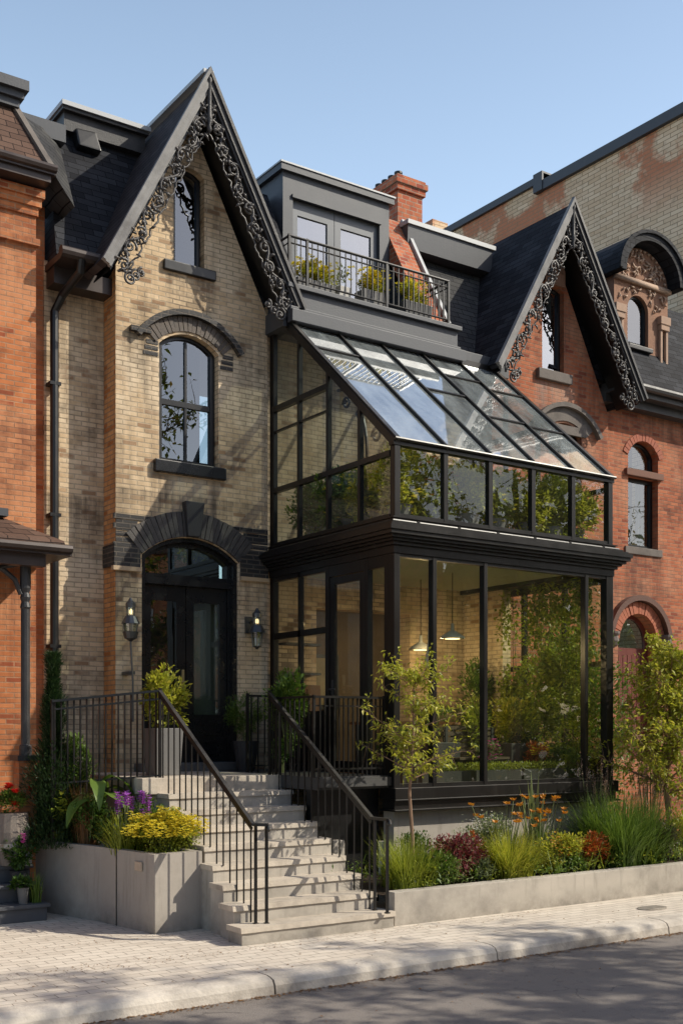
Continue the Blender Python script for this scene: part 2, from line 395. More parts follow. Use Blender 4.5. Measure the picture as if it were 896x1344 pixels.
LEAF = {}
def LM(key, *a, **k): LEAF[key] = leaf_mat('leaf ' + key, *a, **k)
LM('lime', (.27,.31,.03), (.52,.52,.075), (.60,.54,.10), trans=.45)
LM('yellowgreen', (.17,.23,.025), (.40,.43,.06), trans=.4)
LM('green', (.03,.075,.012), (.10,.18,.035))
LM('midgreen', (.06,.125,.02), (.19,.28,.05))
LM('dark', (.012,.034,.011), (.04,.078,.024), trans=.25)
LM('greygreen', (.13,.17,.08), (.3,.34,.17))
LM('burgundy', (.10,.02,.028), (.26,.055,.06), (.16,.17,.06), trans=.25)
LM('purpledark', (.03,.016,.022), (.08,.05,.045), (.10,.10,.06), trans=.2)
LM('orange', (.45,.16,.02), (.62,.28,.03), trans=.3)
LM('redorange', (.36,.06,.02), (.5,.16,.03), (.2,.2,.03), trans=.3)
LM('yellow', (.70,.56,.03), (.80,.70,.09), trans=.3)
LM('white', (.6,.6,.55), (.75,.75,.7), trans=.3)
LM('violet', (.30,.07,.45), (.48,.16,.62), trans=.3)
LM('magenta', (.5,.05,.35), (.6,.12,.45), trans=.3)
LM('red', (.5,.01,.01), (.62,.03,.02), trans=.25)
LM('plume', (.26,.15,.12), (.42,.28,.22), trans=.3)
LM('rust', (.16,.075,.03), (.28,.15,.06), trans=.3)
LM('street', (.06,.085,.012), (.17,.19,.03), (.25,.17,.03), trans=.5)

# ------------------------------------------------------------------ camera, sky, sun
cam = bpy.data.cameras.new('camera'); co = bpy.data.objects.new('camera', cam); COL.objects.link(co)
cam.sensor_fit = 'AUTO'; cam.sensor_width = 36; cam.lens = 1500/1344*36; cam.shift_y = (958-672)/1344
co.location = (0,0,2.0); co.rotation_euler = (rad(90), 0, rad(-34.7)); cam.clip_end = 2000; cam.clip_start = .1
scene.camera = co
SUNV = Vector((.71,-.55,.73)).normalized()
w = bpy.data.worlds.new('World'); scene.world = w; w.use_nodes = True
nt = w.node_tree; bg = nt.nodes['Background']; sky = nt.nodes.new('ShaderNodeTexSky')
sky.sky_type = 'NISHITA'; sky.sun_disc = False
sky.sun_elevation = math.asin(SUNV.z); sky.sun_rotation = math.atan2(SUNV.x, SUNV.y)
sky.air_density = 1.0; sky.dust_density = 2.0; sky.ozone_density = 1.2; sky.altitude = 100
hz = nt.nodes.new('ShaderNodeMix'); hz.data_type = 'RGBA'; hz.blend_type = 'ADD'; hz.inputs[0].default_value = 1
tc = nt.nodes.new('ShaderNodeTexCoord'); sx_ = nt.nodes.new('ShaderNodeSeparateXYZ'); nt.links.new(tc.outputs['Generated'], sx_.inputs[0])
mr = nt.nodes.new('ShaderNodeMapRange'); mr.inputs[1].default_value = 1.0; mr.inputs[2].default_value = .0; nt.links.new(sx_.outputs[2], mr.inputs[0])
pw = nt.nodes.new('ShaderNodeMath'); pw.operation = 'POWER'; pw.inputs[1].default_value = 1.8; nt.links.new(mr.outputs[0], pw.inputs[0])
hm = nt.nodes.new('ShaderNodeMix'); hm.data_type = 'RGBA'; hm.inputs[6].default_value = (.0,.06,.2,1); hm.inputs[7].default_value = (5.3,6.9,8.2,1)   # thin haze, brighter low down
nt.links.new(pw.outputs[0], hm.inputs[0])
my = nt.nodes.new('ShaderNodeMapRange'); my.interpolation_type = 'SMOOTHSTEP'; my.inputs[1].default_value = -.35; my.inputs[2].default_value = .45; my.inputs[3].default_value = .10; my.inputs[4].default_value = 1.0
nt.links.new(sx_.outputs[1], my.inputs[0])          # haze dimmed behind the camera, shaped to cut fill light on the facades
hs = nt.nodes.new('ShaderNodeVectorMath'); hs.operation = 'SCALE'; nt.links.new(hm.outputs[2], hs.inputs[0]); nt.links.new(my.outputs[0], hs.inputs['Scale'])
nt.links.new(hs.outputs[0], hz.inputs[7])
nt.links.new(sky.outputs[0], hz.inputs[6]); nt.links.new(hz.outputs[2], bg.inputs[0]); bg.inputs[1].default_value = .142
sl = bpy.data.lights.new('sun', 'SUN'); sl.energy = 5.0; sl.angle = rad(.5); sl.color = (1,.93,.79)
so = bpy.data.objects.new('sun', sl); COL.objects.link(so); so.rotation_euler = (-SUNV).to_track_quat('-Z', 'Y').to_euler(); so.location = (30,-20,40)
scene.view_settings.view_transform = 'Standard'; scene.view_settings.look = 'None'; scene.view_settings.exposure = 0
scene.cycles.max_bounces = 8; scene.cycles.transparent_max_bounces = 24; scene.cycles.sample_clamp_indirect = 6
scene.cycles.use_denoising = True; scene.cycles.caustics_reflective = False; scene.cycles.caustics_refractive = False

# ------------------------------------------------------------------ ground
struct(MB().quad((-400,-400,-.16),(500,-400,-.16),(500,500,-.16),(-400,500,-.16)).build('ground', plain('dry earth', (.16,.14,.1), .95, .3, 1, .3)))
t = NT('asphalt'); P = t.pos(); n1 = t.noise(P, .8, 6, .65); n2 = t.noise(P, 120, 3); n3 = t.noise(P, 12, 5, .7)
c_ = t.mix(n1, (.17,.15,.135), (.24,.212,.19)); c_ = t.mix(t.math('MULTIPLY', t.ramp(n2, .5, .75), .5), c_, (.28,.25,.23))
c_ = t.mix(t.math('MULTIPLY', t.ramp(n3, .56, .7), .5), c_, (.09,.08,.075))
vo = t.n('ShaderNodeTexVoronoi', feature='DISTANCE_TO_EDGE'); vo.inputs['Scale'].default_value = .55
vn = t.n('ShaderNodeTexNoise'); vn.inputs['Scale'].default_value = 3; vn.inputs['Detail'].default_value = 5; t.l(P, vn.inputs['Vector'])
vm = t.n('ShaderNodeVectorMath', operation='MULTIPLY_ADD'); t.l(vn.outputs['Color'], vm.inputs[0]); vm.inputs[1].default_value = (.5,.5,0); t.l(P, vm.inputs[2]); t.l(vm.outputs[0], vo.inputs['Vector'])
crk = t.math('MULTIPLY', t.ramp(vo.outputs['Distance'], .006, .002), t.math('MULTIPLY', t.ramp(n1, .52, .6), .5))
c_ = t.mix(crk, c_, (.03,.028,.026))
sy_ = t.n('ShaderNodeSeparateXYZ'); t.l(P, sy_.inputs[0]); gut = t.math('MULTIPLY', t.ramp(sy_.outputs[1], 7.55, 7.88), t.ramp(n3, .35, .65))
c_ = t.mix(t.math('MULTIPLY', gut, .7), c_, (.10,.075,.055))
M['asphalt'] = t.finish(t.bsdf(c_, .85, 0, t.math('ADD', n2, t.math('MULTIPLY', n3, .6)), .5, .012, .3))
struct(MB().quad((-80,.9,-.13),(120,.9,-.13),(120,7.9,-.13),(-80,7.9,-.13)).build('road', M['asphalt']))
t = NT('paver'); P = t.pos()
b = t.n('ShaderNodeTexBrick', offset=.5); mp = t.n('ShaderNodeMapping'); mp.inputs['Rotation'].default_value = (0,0,rad(1)); t.l(P, mp.inputs[0])
nz = t.n('ShaderNodeTexNoise'); nz.inputs['Scale'].default_value = 2.5; t.l(P, nz.inputs['Vector'])
vm = t.n('ShaderNodeVectorMath', operation='MULTIPLY_ADD'); t.l(nz.outputs['Color'], vm.inputs[0]); vm.inputs[1].default_value = (.03,.03,0); t.l(mp.outputs[0], vm.inputs[2])
t.l(vm.outputs[0], b.inputs['Vector'])
for k_, x_ in (('Scale',1),('Brick Width',.24),('Row Height',.115),('Mortar Size',.006),('Mortar Smooth',.4)): b.inputs[k_].default_value = x_
b.inputs['Color1'].default_value = (.57,.50,.42,1); b.inputs['Color2'].default_value = (.70,.625,.53,1); b.inputs['Mortar'].default_value = (.24,.2,.16,1)
n1 = t.noise(P, 1.2, 6, .65); n2 = t.noise(P, 50, 4)
c_ = t.mix(t.math('MULTIPLY', t.ramp(n1, .4, .7), .45), b.outputs['Color'], (.46,.395,.325))
n7 = t.noise(P, 3.7, 6, .72); c_ = t.mix(t.math('MULTIPLY', t.ramp(n7, .55, .72), .5), c_, (.27,.225,.18))
c_ = t.mix(t.math('MULTIPLY', n2, .3), c_, (.5,.44,.37))
hg = t.math('ADD', t.math('SUBTRACT', 1.0, b.outputs['Fac']), t.math('MULTIPLY', n2, .5))
M['paver'] = t.finish(t.bsdf(c_, .85, 0, hg, .5, .008, .25))
struct(MB().box(-80,8.16,-.15,120,14,0).build('pavement', M['paver']))
struct(MB().box(-80,-40,-.15,120,.9,0).build('far_pavement', M['paver']))
# kerb: real stones of about 2.4 m with a rounded nose and open joints
k = MB(); x = -12.0
while x < 60:
    L = 2.4; prof = [(7.86,-.15),(7.875,-.06),(7.90,-.02),(7.95,-.004),(8.0,.003),(8.155,.003),(8.155,-.15)]
    a = [(x+.008, p[0]+R.uniform(-.003,.003), p[1]) for p in prof]; b2 = [(x+L-.008, p[0]+R.uniform(-.003,.003), p[1]) for p in prof]
    n = len(prof)
    k.add(a+b2, [(i,i+1,n+i+1,n+i) for i in range(n-1)]+[tuple(range(n)), tuple(range(n,2*n))[::-1]])
    x += L
M['kerb'] = plain('kerb concrete', (.58,.52,.445), .85, .3, 3, .5, .012, 0, .3, dirt=(.2,.17,.145), dirt_amt=.75, fine=30)
struct(k.build('kerb', M['kerb']))
# grit and leaf litter in the gutter
g = MB()
for i in range(2600):
    x = R.uniform(2,16); y = 7.855 - abs(R.gauss(0,.045)); s = R.uniform(.004,.02)
    a = R.uniform(0,PI)
    g.add([(x+s*math.cos(a+q*PI/2)*R.uniform(.5,1), y+s*math.sin(a+q*PI/2)*R.uniform(.4,1), -.128+R.uniform(0,.008)) for q in range(4)], [(0,1,2,3)])
for i in range(700):
    x = R.uniform(3,9); y = R.choice([9.15, 10.15, 9.0])+R.gauss(0,.05); s = R.uniform(.004,.013)
    if 5.1 < x < 7.05 and y > 9.17: continue
    if x > 7 and y > 9.2: continue
    a = R.uniform(0,PI)
    g.add([(x+s*math.cos(a+q*PI/2)*R.uniform(.5,1), y+s*math.sin(a+q*PI/2)*R.uniform(.4,1), .003+R.uniform(0,.006)) for q in range(4)], [(0,1,2,3)])
for i in range(420):
    x = R.uniform(2,14); y = R.uniform(6.3,9.2); zz = .004 if y > 7.9 else -.127; s_ = R.uniform(.006,.02); a = R.uniform(0,PI)
    g.add([(x+s_*math.cos(a+q*PI/2)*R.uniform(.4,1), y+s_*math.sin(a+q*PI/2)*R.uniform(.3,1), zz+R.uniform(0,.008)) for q in range(4)], [(0,1,2,3)])
o = g.build('leaf_litter', LEAF['rust']); o['kind'] = 'stuff'; o['label'] = 'dry leaf litter along the kerb and beside the steps'
# drain cover
d = MB(); cx, cy = 10.15, 8.55
d.plate([(cx+.2*math.cos(q*PI/12), cy+.13*math.sin(q*PI/12)) for q in range(24)], [], .002, .012, 'z')
for q in range(-4,5): d.box(cx+q*.036-.01, cy-.08, .012, cx+q*.036+.01, cy+.08, .016)
tag(d.build('drain_cover', M['iron']), 'oval iron drain cover set in the paved footpath', 'drain cover')

# ------------------------------------------------------------------ windows
def leaf_window(parent, x0, x1, z0, zs, rise, y, fw=.055, cross=True, tr=None, glass='glass_sky', mat='black_metal', sill=None, sillmat='sill_stone', back=True, curtain=None, name='window'):
    """Window in the plane y (frame front at y): arched frame, bars, pane, sill."""
    outer = arch(x0,x1,z0,zs,rise) if rise else rect(x0,z0,x1,zs)
    inner = arch(x0+fw,x1-fw,z0+fw,zs,max(.02,rise-fw*.6)) if rise else rect(x0+fw,z0+fw,x1-fw,zs-fw)
    m = MB(); m.plate(outer, [inner], y, y+.07)
    xc = (x0+x1)/2; zm = z0+(zs-z0)*.52 if tr is None else tr
    if cross:
        m.box(xc-.016, y+.012, z0+fw*.5, xc+.016, y+.05, zs+rise-fw*.8)
        m.box(x0+fw*.5, y+.008, zm-.035, x1-fw*.5, y+.06, zm+.035)
    elif tr:
        m.box(x0+fw*.5, y+.008, zm-.03, x1-fw*.5, y+.06, zm+.03)
    f = m.build(name, M[mat], parent, bevel=0)
    p = MB(); p.plate(inner, [], y+.035, y+.036, back=False)
    p.v = p.v[:len(inner)]; p.f = [q for q in p.f if max(q) < len(inner)]; p.m = p.m[:len(p.f)]
    p.build('pane', M[glass], f)
    if curtain:
        c = MB(); n = 24
        for (ca, cb) in curtain:
            a = x0+fw+(x1-x0-2*fw)*ca; bb = x0+fw+(x1-x0-2*fw)*cb
            pts = [(a+(bb-a)*i/n, y+.16+.025*math.sin(i*1.7)) for i in range(n+1)]
            for i in range(n): c.quad((pts[i][0],pts[i][1],z0), (pts[i+1][0],pts[i+1][1],z0), (pts[i+1][0],pts[i+1][1],zs+rise*.7), (pts[i][0],pts[i][1],zs+rise*.7))
        c.build('curtain', M['curtain'], f)
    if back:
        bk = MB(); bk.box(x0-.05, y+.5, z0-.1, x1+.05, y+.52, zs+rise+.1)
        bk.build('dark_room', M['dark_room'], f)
    if sill:
        sx, sh, sd = sill
        MB().box(x0-sx, y-.1-sd, z0-sh, x1+sx, y+.02, z0-.002).build('sill', M[sillmat], f, bevel=.012)
    return f

def voussoirs(m, xc, cz, r0, r1, a, n, y0, y1, gap=.1, jit=.0, skip=None):
    for i in range(n):
        if skip and skip[0] <= i < skip[1]: continue
        t0 = -a+2*a*(i+gap/2)/n; t1 = -a+2*a*(i+1-gap/2)/n
        j = R.uniform(-jit, jit)
        P = lambda t, r, y: (xc+r*math.sin(t), y, cz+r*math.cos(t))
        m.hexa([P(t0,r0,y0+j),P(t1,r0,y0+j),P(t1,r0,y1),P(t0,r0,y1)], [P(t0,r1,y0+j),P(t1,r1,y0+j),P(t1,r1,y1),P(t0,r1,y1)])
def hood(m, xc, cz, r0, r1, a, y0, y1, n=20):
    for i in range(n):
        t0 = -a+2*a*i/n; t1 = -a+2*a*(i+1)/n
        P = lambda t, r, y: (xc+r*math.sin(t), y, cz+r*math.cos(t))
        m.hexa([P(t0,r0,y0),P(t1,r0,y0),P(t1,r0,y1),P(t0,r0,y1)], [P(t0,r1,y0),P(t1,r1,y0),P(t1,r1,y1),P(t0,r1,y1)])
def seg(x0, x1, rise):
    w = x1-x0; r = (w*w/4+rise*rise)/(2*rise); return r, math.asin(min(1, w/2/r))

# ------------------------------------------------------------------ gables
def scroll(m, c, r, turns, start, sgn, y, rt, ax, az):
    pts = []; n = int(14*turns)
    for i in range(n+1):
        f = i/n; t = start+sgn*2*PI*turns*f; rr = r*(1-.82*f)
        pts.append((c[0]+rr*math.cos(t), y+.02*math.sin(f*PI), c[1]+rr*math.sin(t)))
    m.tube(pts, [rt*(1-.35*i/n) for i in range(n+1)], 6)
    m.lathe((pts[-1][0], pts[-1][1], pts[-1][2]-rt), [(.002,-rt*.6),(rt*1.25,.2*rt),(rt*1.25,1.6*rt),(.002,2.5*rt)], 7)
def fretwork(m, p0, p1, inward, y, depth, rng):
    """Scrolled vine carving hanging under a raking edge from p0 (top) to p1 (bottom) in the plane y."""
    p0 = Vector(p0); p1 = Vector(p1); L = (p1-p0).length; d = (p1-p0)/L; q = Vector(inward)
    n = max(3, round(L/.25)); s = L/n
    wav = []
    for i in range(n*8+1):
        f = i/8*s; w = depth*(.48+.30*math.sin(i/8*PI))
        c = p0+d*f+q*w; wav.append((c.x, y, c.y))
    m.tube(wav, .017, 6)
    edge = []
    for i in range(n*6+1):
        f = i/6*s; w = depth*(.92+.14*abs(math.sin(i/6*PI))+.05*math.sin(i*2.3)); c = p0+d*f+q*w; edge.append((c.x, y+.01, c.y))
    m.tube(edge, .012, 5)
    for i in range(n):
        sg = 1 if i % 2 else -1
        c = p0+d*(s*(i+.5))+q*(depth*(.5-sg*.12)); a0 = math.atan2(d.y, d.x)+PI*.5*sg
        scroll(m, c, depth*.40*rng.uniform(.85,1.12), rng.uniform(1.25,1.7), a0+rng.uniform(-.3,.3), sg, y-.01, .018, d, q)
        c2 = p0+d*(s*(i+.02))+q*(depth*(.5+sg*.16))
        scroll(m, c2, depth*.25*rng.uniform(.85,1.2), 1.15, a0+PI+rng.uniform(-.4,.4), -sg, y, .015, d, q)
        for kk in range(7):     # leaf lobes
            c3 = p0+d*(s*(i+rng.random()))+q*(depth*rng.uniform(.15,1.02))
            an = rng.uniform(0, 2*PI); ln = rng.uniform(.05,.1)
            e = (c3[0]+ln*math.cos(an), c3[1]+ln*math.sin(an)); mid = ((c3[0]+e[0])/2+.015*math.sin(an), (c3[1]+e[1])/2)
            m.tube([(c3[0], y-.012, c3[1]), (mid[0], y-.03, mid[1]), (e[0], y-.008, e[1])], [.007,.018,.004], 5)

def gable_roof(root, xc, zA, xe0, xe1, zE, yf, yb, yw, roofmat, rng, fdepth=.215, trimmat='wood_trim'):
    """Steep front gable: two roof slabs, raking boards, soffits, carved fretwork."""
    th = .09
    for (xe, sg) in ((xe0,-1),(xe1,1)):
        m = MB()
        dx, dz = xe-xc, zE-zA; L = math.hypot(dx,dz); nx, nz = -dz/L*(1 if sg>0 else -1), abs(dx)/L
        nx = abs(dz)/L*sg
        top = lambda y: [(xc, y, zA), (xe, y, zE)]
        a, b_ = (xc,zA), (xe,zE)
        off = lambda p, k: (p[0]+nx*k, p[1]+nz*k)
        m.hexa([(xc,yf,zA-.004),(xe,yf,zE),(xe,yb,zE),(xc,yb,zA-.004)], [(xc,yf,zA+th/nz*.55),(off(b_,th)[0],yf,off(b_,th)[1]),(off(b_,th)[0],yb,off(b_,th)[1]),(xc,yb,zA+th/nz*.55)])
        m.build('gable_roof', M[roofmat], root)
        # raking boards in three stepped layers
        bb = MB()
        for (k0,k1,y0,y1) in ((.095,.055,yf-.075,yf-.003),(.055,-.01,yf-.05,yf+.01),(-.01,-.04,yf-.025,yf+.03)):
            t0 = (xc, zA+k0/nz*1.0); t1 = (xc, zA+k1/nz*1.0)
            e0 = off(b_,k0); e1 = off(b_,k1)
            m2 = [(t1[0],y0,t1[1]),(e1[0],y0,e1[1]),(e1[0],y1,e1[1]),(t1[0],y1,t1[1])]
            m3 = [(t0[0],y0,t0[1]),(e0[0],y0,e0[1]),(e0[0],y1,e0[1]),(t0[0],y1,t0[1])]
            bb.hexa(m2, m3)
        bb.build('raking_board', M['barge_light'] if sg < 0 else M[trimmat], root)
        # soffit
        e1 = off(b_,-.05); s = MB()
        s.hexa([(xc,yf+.02,zA-.08/nz),(e1[0],yf+.02,e1[1]-.02),(e1[0],yw+.05,e1[1]-.02),(xc,yw+.05,zA-.08/nz)], [(xc,yf+.02,zA-.05/nz),(e1[0],yf+.02,e1[1]),(e1[0],yw+.05,e1[1]),(xc,yw+.05,zA-.05/nz)])
        s.build('soffit', M['black_metal'], root)
        f = MB(); inv = (-nx, -nz)
        k = -.035
        p0 = (xc-sg*.0, zA+k/nz); p1 = off(b_, k)
        p1 = (p1[0]-dx/L*.02, p1[1]-dz/L*.02)
        fretwork(f, (p0[0]+dx/L*.10, p0[1]+dz/L*.10), p1, inv, yf+.0, fdepth, rng)
        # a drooping end scroll that turns in against the wall
        c = (p1[0]+inv[0]*.28, p1[1]+inv[1]*.18)
        for q in range(3):
            scroll(f, (c[0]+inv[0]*.09*q, c[1]+.06*q-.02), .085-.015*q, 1.6, PI*.5, -sg, yf-.02+.02*q, .016, None, None)
        f.build('carved_bargeboard', M['fret'], root, smooth=True)
    # king pendant at the apex
    p = MB(); p.lathe((xc, yf-.03, zA-.62), [(.01,0),(.035,.05),(.02,.11),(.045,.17),(.03,.24),(.03,.62),(.045,.66),(.02,.74),(.012,.82)], 10)
    p.build('finial', M[trimmat], root, smooth=True)

# ------------------------------------------------------------------ YELLOW BRICK HOUSE
yh = thing('brick_house', 'buff brick row house with black door, steep carved gable and grey balcony dormer', 'house', (6.8,13.2,0))
Yw = 13.2
w1 = MB()
bay = [(5.75,.4),(7.93,.4),(7.93,7.55),(6.80,9.8),(5.75,7.75)]
door_hole = arch(6.10,7.48,1.5,4.2,.27)
win_hole = arch(6.34,7.19,5.40,6.90,.18)
att_hole = arch(6.54,6.98,7.95,9.14,.09)
w1.plate(bay, [door_hole, win_hole, att_hole], Yw, Yw+.30)
w1.mi = 1
w1.box(5.747,Yw+.003,.4,5.752,13.6,7.70)          # weathered redder return, an orange-lit look put into its colour
w1.mi = 0
w1.box(4.97,13.56,.4,5.75,13.8,7.75)                # recessed bay
w1.plate(rect(7.93,.4,11.9,7.7), [rect(8.75,1.35,10.4,3.7)], 13.25, 13.5)    # rear wall inside the glasshouse
w1.build('wall', [M['yellow_brick'], M['return_brick']], yh)
MB().box(7.93,13.9,1.25,11.9,14.0,7.5).build('inner_wall', plain('dim plaster', (.13,.095,.06), .9, .3, 2, .1), yh)
# black brick band and jamb toothing
bd = PB('black_brick_band', M['black_brick'], yh)
for (z0,z1,out,xx) in ((4.03,4.30,.03,6.07),(4.30,4.33,.012,6.07),(4.62,4.68,.014,6.36),(4.50,4.56,.012,6.12)):
    bd.box(5.72,Yw-out,z0,xx,Yw+.02,z1); bd.box(7.51 if xx < 6.3 else 7.30,Yw-out,z0,7.93,Yw+.02,z1)
for q in range(5): bd.box(5.75,Yw-.008,4.335+q*.072,6.10-.07*q*.3,Yw+.02,4.335+q*.072+.058); bd.box(7.5+.02*q,Yw-.008,4.335+q*.072,7.93,Yw+.02,4.335+q*.072+.058)
bd.box(5.715,Yw-.02,4.03,5.7465,Yw+.32,4.30)
lc = PB('stone_course', plain('buff stone course', (.42,.31,.2), .8, .2, 7, .3, .008), yh); lc.box(5.70,Yw-.055,3.975,6.08,Yw+.02,4.028); lc.box(7.50,Yw-.055,3.975,7.93,Yw+.02,4.028)
# door arch
rr, aa = seg(6.10,7.48,.27); cz = 4.2+.27-rr
m = MB(); voussoirs(m, 6.79, cz, rr+.01, rr+.33, aa*1.0, 26, Yw-.035, Yw+.03, .12, .008, (12,14))
m.build('brick_arch', plain('smoky brick', (.055,.05,.047), .6, .5, 12, .4, .01, dirt=(.13,.11,.095), dirt_amt=.45), yh)
m = MB(); m.hexa([(6.70,Yw-.10,4.475),(6.88,Yw-.10,4.475),(6.88,Yw,4.475),(6.70,Yw,4.475)], [(6.655,Yw-.12,4.92),(6.925,Yw-.12,4.92),(6.925,Yw,4.92),(6.655,Yw,4.92)])
m.build('keystone', plain('black painted stone', (.025,.025,.027), .6, .3, 10, .3, .01), yh, bevel=.012)
# upper window hood
rr, aa = seg(6.30,7.23,.2); cz = 6.90+.2-rr
m = MB(); voussoirs(m, 6.765, cz, rr+.012, rr+.2, aa*1.02, 19, Yw-.02, Yw+.03, .14, .01)
m.build('brick_arch', plain('smoky brick edge', (.10,.08,.065), .7, .6, 14, .4, .01, dirt=(.03,.028,.026), dirt_amt=.6), yh)
m = MB(); hood(m, 6.765, cz, rr+.205, rr+.275, aa*1.22, Yw-.085, Yw+.02, 34)
m.box(5.93,Yw-.07,6.97,6.20,Yw+.02,7.03)
m.build('hood_mould', M['black_brick'], yh)
for (xa,xb) in ((6.12,6.32),(7.21,7.40)):
    m = MB()
    for q in range(3): m.box(xa+.02*q,Yw-.008,6.72+q*.072,xb,Yw+.02,6.72+q*.072+.05)
    m.build('quoin_brick', M['black_brick'], yh)
leaf_window(yh, 6.36,7.17,5.42,6.90,.17, Yw+.09, .06, tr=6.20, sill=(.10,.16,.06), sillmat='door_paint')
leaf_window(yh, 6.56,6.96,7.97,9.14,.08, Yw+.09, .045, cross=False, sill=(.17,.13,.04), sillmat='black_metal')
# entrance
fr = MB(); fr.plate(arch(6.10,7.48,1.5,4.2,.27), [rect(6.19,1.56,7.39,3.88), arch(6.2,7.38,4.0,4.17,.2)], Yw+.12, Yw+.26)
fr.box(6.10,Yw+.07,3.86,7.48,Yw+.12,3.94)
fr.plate(arch(6.10,7.48,1.5,4.2,.27), [arch(6.16,7.42,1.4,4.19,.23)], Yw+.03, Yw+.118)
entr = fr.build('door_frame', M['door_paint'], yh)
tp = MB(); tp.plate(arch(6.2,7.38,4.0,4.17,.2), [], Yw+.18, Yw+.185); tp.build('pane', M['glass'], entr)
for (xa,xb,hx) in ((6.195,6.785,6.74),(6.795,7.385,6.84)):
    m = MB(); gx0, gx1 = (xa+.1,xb-.13) if xa < 6.5 else (xa+.11,xb-.1)
    m.plate(rect(xa,1.57,xb,3.87), [rect(gx0,2.20,gx1,3.66)], Yw+.15, Yw+.20)
    for (z0,z1) in ((1.68,1.86),(1.93,2.10)):
        m.plate(rect(gx0,z0,gx1,z1), [rect(gx0+.03,z0+.03,gx1-.03,z1-.03)], Yw+.135, Yw+.151)
    dr = m.build('door', M['door_paint'], yh)
    p = MB(); p.quad((gx0,Yw+.175,2.20),(gx1,Yw+.175,2.20),(gx1,Yw+.175,3.66),(gx0,Yw+.175,3.66)); p.build('pane', M['glass'], dr)
    if xa < 6.5:
        h = MB(); h.box(hx-.018,Yw+.128,2.52,hx+.018,Yw+.15,2.78); h.tube([(hx,Yw+.13,2.62),(hx,Yw+.07,2.62),(hx-.10,Yw+.07,2.62)], .011, 8)
        h.build('handle', M['brass'], dr)
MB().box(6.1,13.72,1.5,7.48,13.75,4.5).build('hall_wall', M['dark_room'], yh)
c = MB(); c.box(6.85,13.55,1.6,7.35,13.58,3.7); c.build('hall_curtain', plain('grey green net curtain', (.13,.14,.11), .9, .2, 6, .2, stretch=(8,1,.3)), yh)
MB().box(6.0,Yw-.22,1.477,7.56,Yw+.14,1.58).build('threshold', plain('grey threshold stone', (.11,.10,.095), .7, .2, 6, .2), yh, bevel=.01)
# gable and mansards
gable_roof(yh, 6.78, 10.08, 5.44, 8.12, 7.52, 12.72, 15.2, Yw, 'asphalt_shingle', random.Random(3))
m = MB(); m.bar((6.78,12.7,10.24),(6.78,15.0,10.24),.14,.05); m.build('ridge_flashing', M['light_metal'], yh)
# mansard: inner slopes from eave to cornice
ms = MB(); ms.mi = 0
ms.hexa([(5.0,13.22,7.72),(6.8,13.22,7.72),(6.8,13.6,7.6),(5.0,13.6,7.6)], [(5.28,14.32,9.82),(6.8,14.32,9.82),(6.8,14.6,9.82),(5.28,14.6,9.82)])
ms.hexa([(6.8,13.22,7.72),(8.6,13.22,7.72),(8.6,13.6,7.6),(6.8,13.6,7.6)], [(6.8,14.32,9.80),(8.6,14.32,9.80),(8.6,14.6,9.8),(6.8,14.6,9.8)])
ms.build('mansard_roof', M['slate'], yh)
ms = MB(); ms.hexa([(10.5,13.22,7.72),(13.0,13.22,7.72),(13.0,13.6,7.6),(10.5,13.6,7.6)], [(10.5,14.30,9.58),(13.0,14.30,9.58),(13.0,14.6,9.58),(10.5,14.6,9.58)])
ms.build('mansard_roof', M['slate_worn'], yh)
MB().box(5.2,14.6,9.2,13.0,22,9.66).build('flat_roof', M['grey_metal'], yh)
cn = MB(); cn.box(5.46,14.17,9.76,6.6,14.75,9.99); cn.box(5.42,14.1,9.991,6.62,14.8,10.03); cn.build('roof_cornice', M['wood_trim'], yh)
m = MB(); m.box(5.40,14.07,10.032,6.64,14.85,10.09); m.build('coping', M['light_metal'], yh)
cn = MB(); cn.hexa([(10.95,14.02,9.50),(12.7,14.02,9.50),(12.7,14.7,9.5),(10.95,14.7,9.5)], [(10.95,14.0,9.86),(12.7,14.0,9.86),(12.7,14.7,9.86),(10.95,14.7,9.86)]); cn.build('roof_cornice', M['grey_metal'], yh)
MB().box(10.93,13.97,9.862,12.75,14.72,9.93).build('coping', M['light_metal'], yh)
# roof vent hatch
v_ = MB(); v_.hexa([(5.62,14.05,9.56),(5.93,14.05,9.56),(5.93,14.3,9.5),(5.62,14.3,9.5)], [(5.60,14.12,9.80),(5.88,14.12,9.82),(5.88,14.3,9.82),(5.60,14.3,9.8)]); v_.build('roof_vent', M['black_metal'], yh, bevel=.02)
# eave and downpipe
m = MB(); m.box(4.98,13.02,7.60,5.52,13.56,7.68); m.tube([(4.96,12.98,7.66),(5.56,12.98,7.66)], .07, 10); m.box(5.0,13.3,7.4,5.75,13.56,7.6)
m.build('gutter', M['gutter'], yh)
m = MB(); m.tube([(5.22,12.98,7.62),(5.22,13.02,7.48),(5.12,13.35,7.28),(5.06,13.45,7.1),(5.06,13.45,.4)], .052, 10)
for z in (6.2,4.6,3.0): m.box(4.99,13.40,z,5.13,13.56,z+.04)
m.build('downpipe', M['black_metal'], yh, smooth=False)
